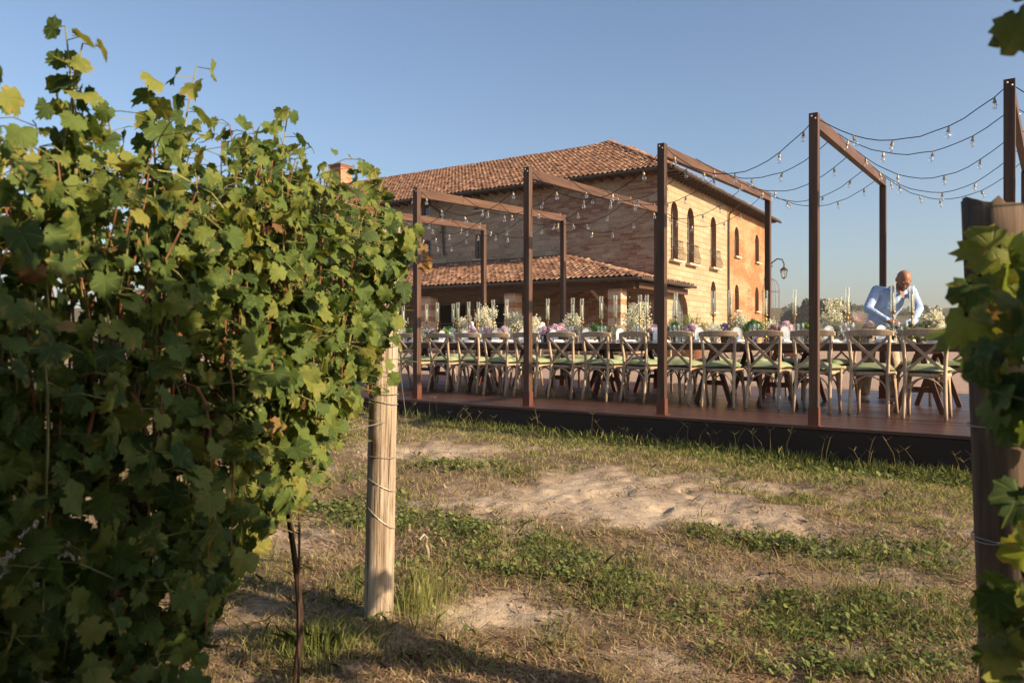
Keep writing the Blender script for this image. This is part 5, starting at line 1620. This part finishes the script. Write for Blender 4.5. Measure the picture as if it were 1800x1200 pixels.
for sx in (-1, 1):
    a = nb + Vector((sx * .062, .02, .052)); b = nb + Vector((sx * .050, -.085, -.015)); c = nb + Vector((sx * .020, -.115, -.085))
    col_.add([a, b, c, b + Vector((sx * .045, .0, -.05)), a + Vector((sx * .04, .0, -.04))], [(0, 1, 3, 4), (1, 2, 3)])
cl = col_.build('collar', M_SHIRT, shirt); so = cl.modifiers.new('t', 'SOLIDIFY'); so.thickness = .006
MB().add([nb + Vector((-.045, -.098, .012)), nb + Vector((.045, -.098, .012)), nb + Vector((.012, -.150, -.125)), nb + Vector((-.008, -.150, -.125))], [(0, 3, 2, 1)]).build('open_neck', M_SKIN, shirt)
skin_union('trousers', [('e', (0, .04, .95), (.172, .138, .10)), ('c', hipL, kneeL, .108, .078), ('c', kneeL, ankL + Vector((0, 0, .02)), .076, .062), ('c', hipR, kneeR, .108, .078), ('c', kneeR, ankR + Vector((0, 0, .02)), .076, .062), ('c', hipL, hipR, .10, .10)], .010, M_TROUS, man, 3)
for ank, toe in ((ankL, toeL), (ankR, toeR)):
    d = (toe - ank); d.z = 0; d.normalize(); f0 = Vector((ank.x, ank.y, 0))
    skin_union('shoe', [('c', f0 - d * .055 + Vector((0, 0, .045)), f0 + d * .06 + Vector((0, 0, .042)), .045, .046), ('c', f0 + d * .06 + Vector((0, 0, .040)), f0 + d * .165 + Vector((0, 0, .034)), .046, .036)], .007, M_SHOE_, man, 2)
    MB().bar(f0 - d * .098 + Vector((0, 0, .010)), f0 + d * .20 + Vector((0, 0, .010)), .080, .020).build('sole', m_plain('rubber_sole', (.45, .36, .26), .8), man, bevel=.008)

def bystander(loc, rz, h, top, hair, label, skinm=M_SKIN, hairlen=.0, arm=0.0, legs=M_TROUS):
    k = h / 1.72
    r = empty('person', loc, rz, label, 'person')
    hip = .92 * k; sh_ = 1.42 * k; hz = 1.60 * k
    skin_union('body', [('e', (0, 0, hz), (.075 * k, .09 * k, .11 * k)), ('c', (0, .01, sh_), (0, 0, hz - .05), .052 * k, .05 * k), ('e', (0, -.088 * k, hz - .01), (.012, .016, .02)),
               ('c', (-.16 * k, 0, sh_ - .02), (-.20 * k, -.02, 1.14 * k), .042, .036), ('c', (-.20 * k, -.02, 1.14 * k), (-.17 * k, -.10 - arm, .95 * k + arm), .034, .026), ('c', (-.17 * k, -.10 - arm, .95 * k + arm), (-.16 * k, -.14 - arm, .87 * k + arm), .03, .02),
               ('c', (.16 * k, 0, sh_ - .02), (.20 * k, -.02, 1.14 * k), .042, .036), ('c', (.20 * k, -.02, 1.14 * k), (.17 * k, -.10 - arm, .95 * k + arm), .034, .026), ('c', (.17 * k, -.10 - arm, .95 * k + arm), (.16 * k, -.14 - arm, .87 * k + arm), .03, .02),
               ('c', (0, 0, 1.3 * k), (0, 0, hip), .12, .11), ('c', (-.15 * k, 0, sh_ - .03), (.15 * k, 0, sh_ - .03), .055, .055),
               ('c', (-.09, 0, hip), (-.10, 0, .1), .075, .04), ('c', (.09, 0, hip), (.10, 0, .1), .075, .04), ('c', (-.10, .02, .05), (-.11, -.13, .035), .045, .035), ('c', (.10, .02, .05), (.11, -.13, .035), .045, .035)], .014, skinm, r, 3)
    skin_union('shirt', [('c', (0, 0, 1.30 * k), (0, 0, .95 * k), .150, .140), ('c', (-.14 * k, 0, sh_ - .03), (.14 * k, 0, sh_ - .03), .075, .075), ('c', (-.17 * k, 0, sh_ - .03), (-.20 * k, -.02, 1.16 * k), .062, .056), ('c', (.17 * k, 0, sh_ - .03), (.20 * k, -.02, 1.16 * k), .062, .056)], .018, top, r, 3)
    skin_union('trousers', [('e', (0, 0, hip), (.165, .13, .12)), ('c', (-.09, 0, hip - .05), (-.10, 0, .12), .095, .062), ('c', (.09, 0, hip - .05), (.10, 0, .12), .095, .062)], .018, legs, r, 3)
    hs = [('e', (0, .018, hz + .03), (.088 * k, .098 * k, .10 * k))]
    if hairlen: hs += [('c', (0, .06, hz), (0, .085, hz - hairlen), .07, .05)]
    skin_union('hair', hs, .014, hair, r, 2)
    return r
M_BLACKH = m_plain('dark_hair', (.018, .012, .010), .6); M_BLOND = m_plain('fair_hair', (.50, .34, .17), .7); M_BROWNH = m_plain('brown_hair', (.10, .055, .03), .7)
M_WSHIRT = m_plain('white_shirt', (.66, .68, .76), .8); M_BLOUSE = m_plain('cream_blouse', (.80, .68, .54), .8); M_DARKT = m_plain('dark_trousers', (.04, .035, .035), .9); M_TAN = m_plain('tan_shirt', (.40, .26, .16), .8)
def yard_at(x, y):
    s, c = cs(x, y); return float(yard_z(np.array(c)))
def by(u, Y): return ((u - 900) / 1350 * Y, Y)
for (u, Yd, h, rz, tp, hr, lb, hl, lg) in (
        (826, 31.5, 1.74, 2.2, M_WSHIRT, M_BROWNH, 'person in a white shirt standing in the porch behind the table', 0, M_DARKT),
        (948, 30.5, 1.66, math.pi + .2, M_BLOUSE, M_BLACKH, 'dark-haired person in a cream blouse seen from behind near the porch', .20, M_DARKT),
        (915, 32.0, 1.72, 0.3, M_TAN, M_BROWNH, 'person in tan standing against the banded porch pillar', 0, M_DARKT),
        (885, 30.0, 1.25, -.3, M_TAN, M_BLOND, 'small fair-haired person behind the white flowers', .10, M_TROUS)):
    x, y = by(u, Yd)
    bystander((x, y, yard_at(x, y)), rz, h, tp, hr, lb, hairlen=hl, legs=lg)

# ------------------------------------------------------------------ yard plants, far trees
M_ROSE = t_blade('rosemary_leaf', [(0, (.06, .085, .030)), (.5, (.10, .125, .045)), (1, (.18, .185, .07))])
M_TERRA = m_plain('terracotta_pot', (.34, .15, .085), .8, .2, 0, .2, 5)
def potted(u, Y, h, w, label, seed, mat=M_ROSE):
    rnd = random.Random(seed); x, y = by(u, Y)
    r = empty('potted_shrub', (x, y, yard_at(x, y)), 0, label, 'shrub')
    MB().lathe([(.001, 0), (.22, 0), (.33, .42), (.37, .44), (.37, .52), (.32, .52), (.30, .46), (.001, .45)], 18).build('pot', M_TERRA, r, True)
    mb = MB(); st = MB()
    for k in range(130):
        a = rnd.uniform(0, 6.28); q = rnd.random() ** .5 * w
        e = Vector((q * math.cos(a), q * math.sin(a), .5 + (h - .5) * rnd.uniform(.55, 1.0) * (1 - .4 * (q / w) ** 2)))
        st.tube([(q * .15 * math.cos(a), q * .15 * math.sin(a), .46), e * .5 + Vector((0, 0, .25)), e], .005, 3, False)
        for j in range(26):
            tt = rnd.uniform(.25, 1); p = Vector((0, 0, .46)).lerp(e, tt) + Vector((rnd.gauss(0, .03), rnd.gauss(0, .03), rnd.gauss(0, .03)))
            d = Vector((rnd.gauss(0, .6), rnd.gauss(0, .6), 1)).normalized(); wv = d.orthogonal().normalized() * .012
            mb.add([p - wv, p + wv, p + d * .07], [(0, 1, 2)])
    st.build('stems', M_STEM, r); o = mb.build('leaves', mat, r); o['kind'] = 'stuff'
potted(1216, 22, 1.55, .62, 'large rosemary bush in a terracotta pot in front of the pale facade', 1)
potted(1183, 24, 1.45, .30, 'slim shrub in a terracotta pot beside the rosemary', 2)
potted(1390, 30, 1.15, .6, 'rounded green shrub in a pot right of the iron arbour', 3)

M_TREEL = t_blade('far_leaf', [(0, (.022, .030, .014)), (.5, (.040, .050, .022)), (1, (.075, .078, .034))], .2)
M_TRUNK = m_plain('far_trunk', (.05, .035, .025), .9)
def crown(mb, c, r_, n, q, rnd):
    for k in range(n):
        d = Vector((rnd.gauss(0, 1), rnd.gauss(0, 1), rnd.gauss(0, 1))).normalized() * (rnd.random() ** .35)
        p = Vector((c[0] + d.x * r_[0], c[1] + d.y * r_[1], c[2] + d.z * r_[2]))
        a = Vector((rnd.gauss(0, 1), rnd.gauss(0, 1), rnd.gauss(0, 1))).normalized(); b = a.orthogonal().normalized(); e = a.cross(b); s = q * rnd.uniform(.5, 1.3)
        mb.add([p - b * s, p + e * s * .7, p + b * s, p - e * s * .7], [(0, 1, 2, 3)])
rnd = random.Random(8)
def fz(x, y): return float(far_z(np.array(float(x)), np.array(float(y))))
for u, Y, h, lb in ((1396, 296, 5, 'slender dark tree on the left shoulder of the far knoll'), (1417, 300, 6, 'taller rounded tree on top of the far knoll'), (1424, 302, 4.5, 'small tree just right of the tallest one on the knoll')):
    x = (u - 900) / 1350 * Y; z = fz(x, Y)
    tr = empty('tree', (x, Y, z - .5), 0, lb, 'tree')
    MB().tube([(0, 0, 0), (.1, 0, h * .4), (0, 0, h * .8)], [.3, .22, .08], 6).build('trunk', M_TRUNK, tr)
    mb = MB(); crown(mb, (0, 0, h * .62), (h * (.16 if u == 1396 else .27), h * .27, h * .38), 260, .55, rnd); o = mb.build('crown', M_TREEL, tr); o['kind'] = 'stuff'
mb = MB()
def wood(n, u0, u1, Y0, Y1, h0, h1, leaf):
    for k in range(n):
        Y = rnd.uniform(Y0, Y1); x = (rnd.uniform(u0, u1) - 900) / 1350 * Y; h = rnd.uniform(h0, h1)
        crown(mb, (x, Y, fz(x, Y) + h * .45), (h * rnd.uniform(.45, .75), h * .6, h * .55), int(26 + 10 * h), leaf, rnd)
wood(330, 1372, 1490, 262, 318, 1.6, 3.6, .5)
wood(170, 1380, 1900, 420, 600, 2, 5, .9)
wood(160, 1480, 1900, 150, 200, 1.2, 2.6, .4)
wood(60, 1385, 1480, 120, 150, .8, 1.8, .3)
wood(60, -200, 640, 130, 240, 5, 10, .9)
tag(mb.build('wood', M_TREEL), 'dark distant woodland covering the knoll and hills', 'woodland', kind='stuff')
# hedge at the far right edge of the yard
mb = MB()
for k in range(120):
    s = 10 + k * .28 + rnd.uniform(-.2, .2); c = 24 + rnd.uniform(-.5, .5)
    p = P1 + BT * s + AT * c
    crown(mb, (p.x, p.y, yard_at(p.x, p.y) + .30), (.45, .45, .42), 60, .09, rnd)
tag(mb.build('hedge', M_TREEL), 'low dark hedge along the far edge of the gravel yard', 'hedge', kind='stuff')
# ------------------------------------------------------------------ evening haze over the valley
t = bpy.data.materials.new('haze'); t.use_nodes = True
nt = t.node_tree; nt.nodes.clear()
ov = nt.nodes.new('ShaderNodeOutputMaterial'); pv = nt.nodes.new('ShaderNodeVolumePrincipled')
pv.inputs['Color'].default_value = (.95, .92, .90, 1)
pv.inputs['Density'].default_value = .00022
pv.inputs['Anisotropy'].default_value = .0
nt.links.new(pv.outputs[0], ov.inputs['Volume'])
hz = MB().box((150, 1400, 20), (3500, 3700, 58)).build('haze', t)
hz['kind'] = 'stuff'
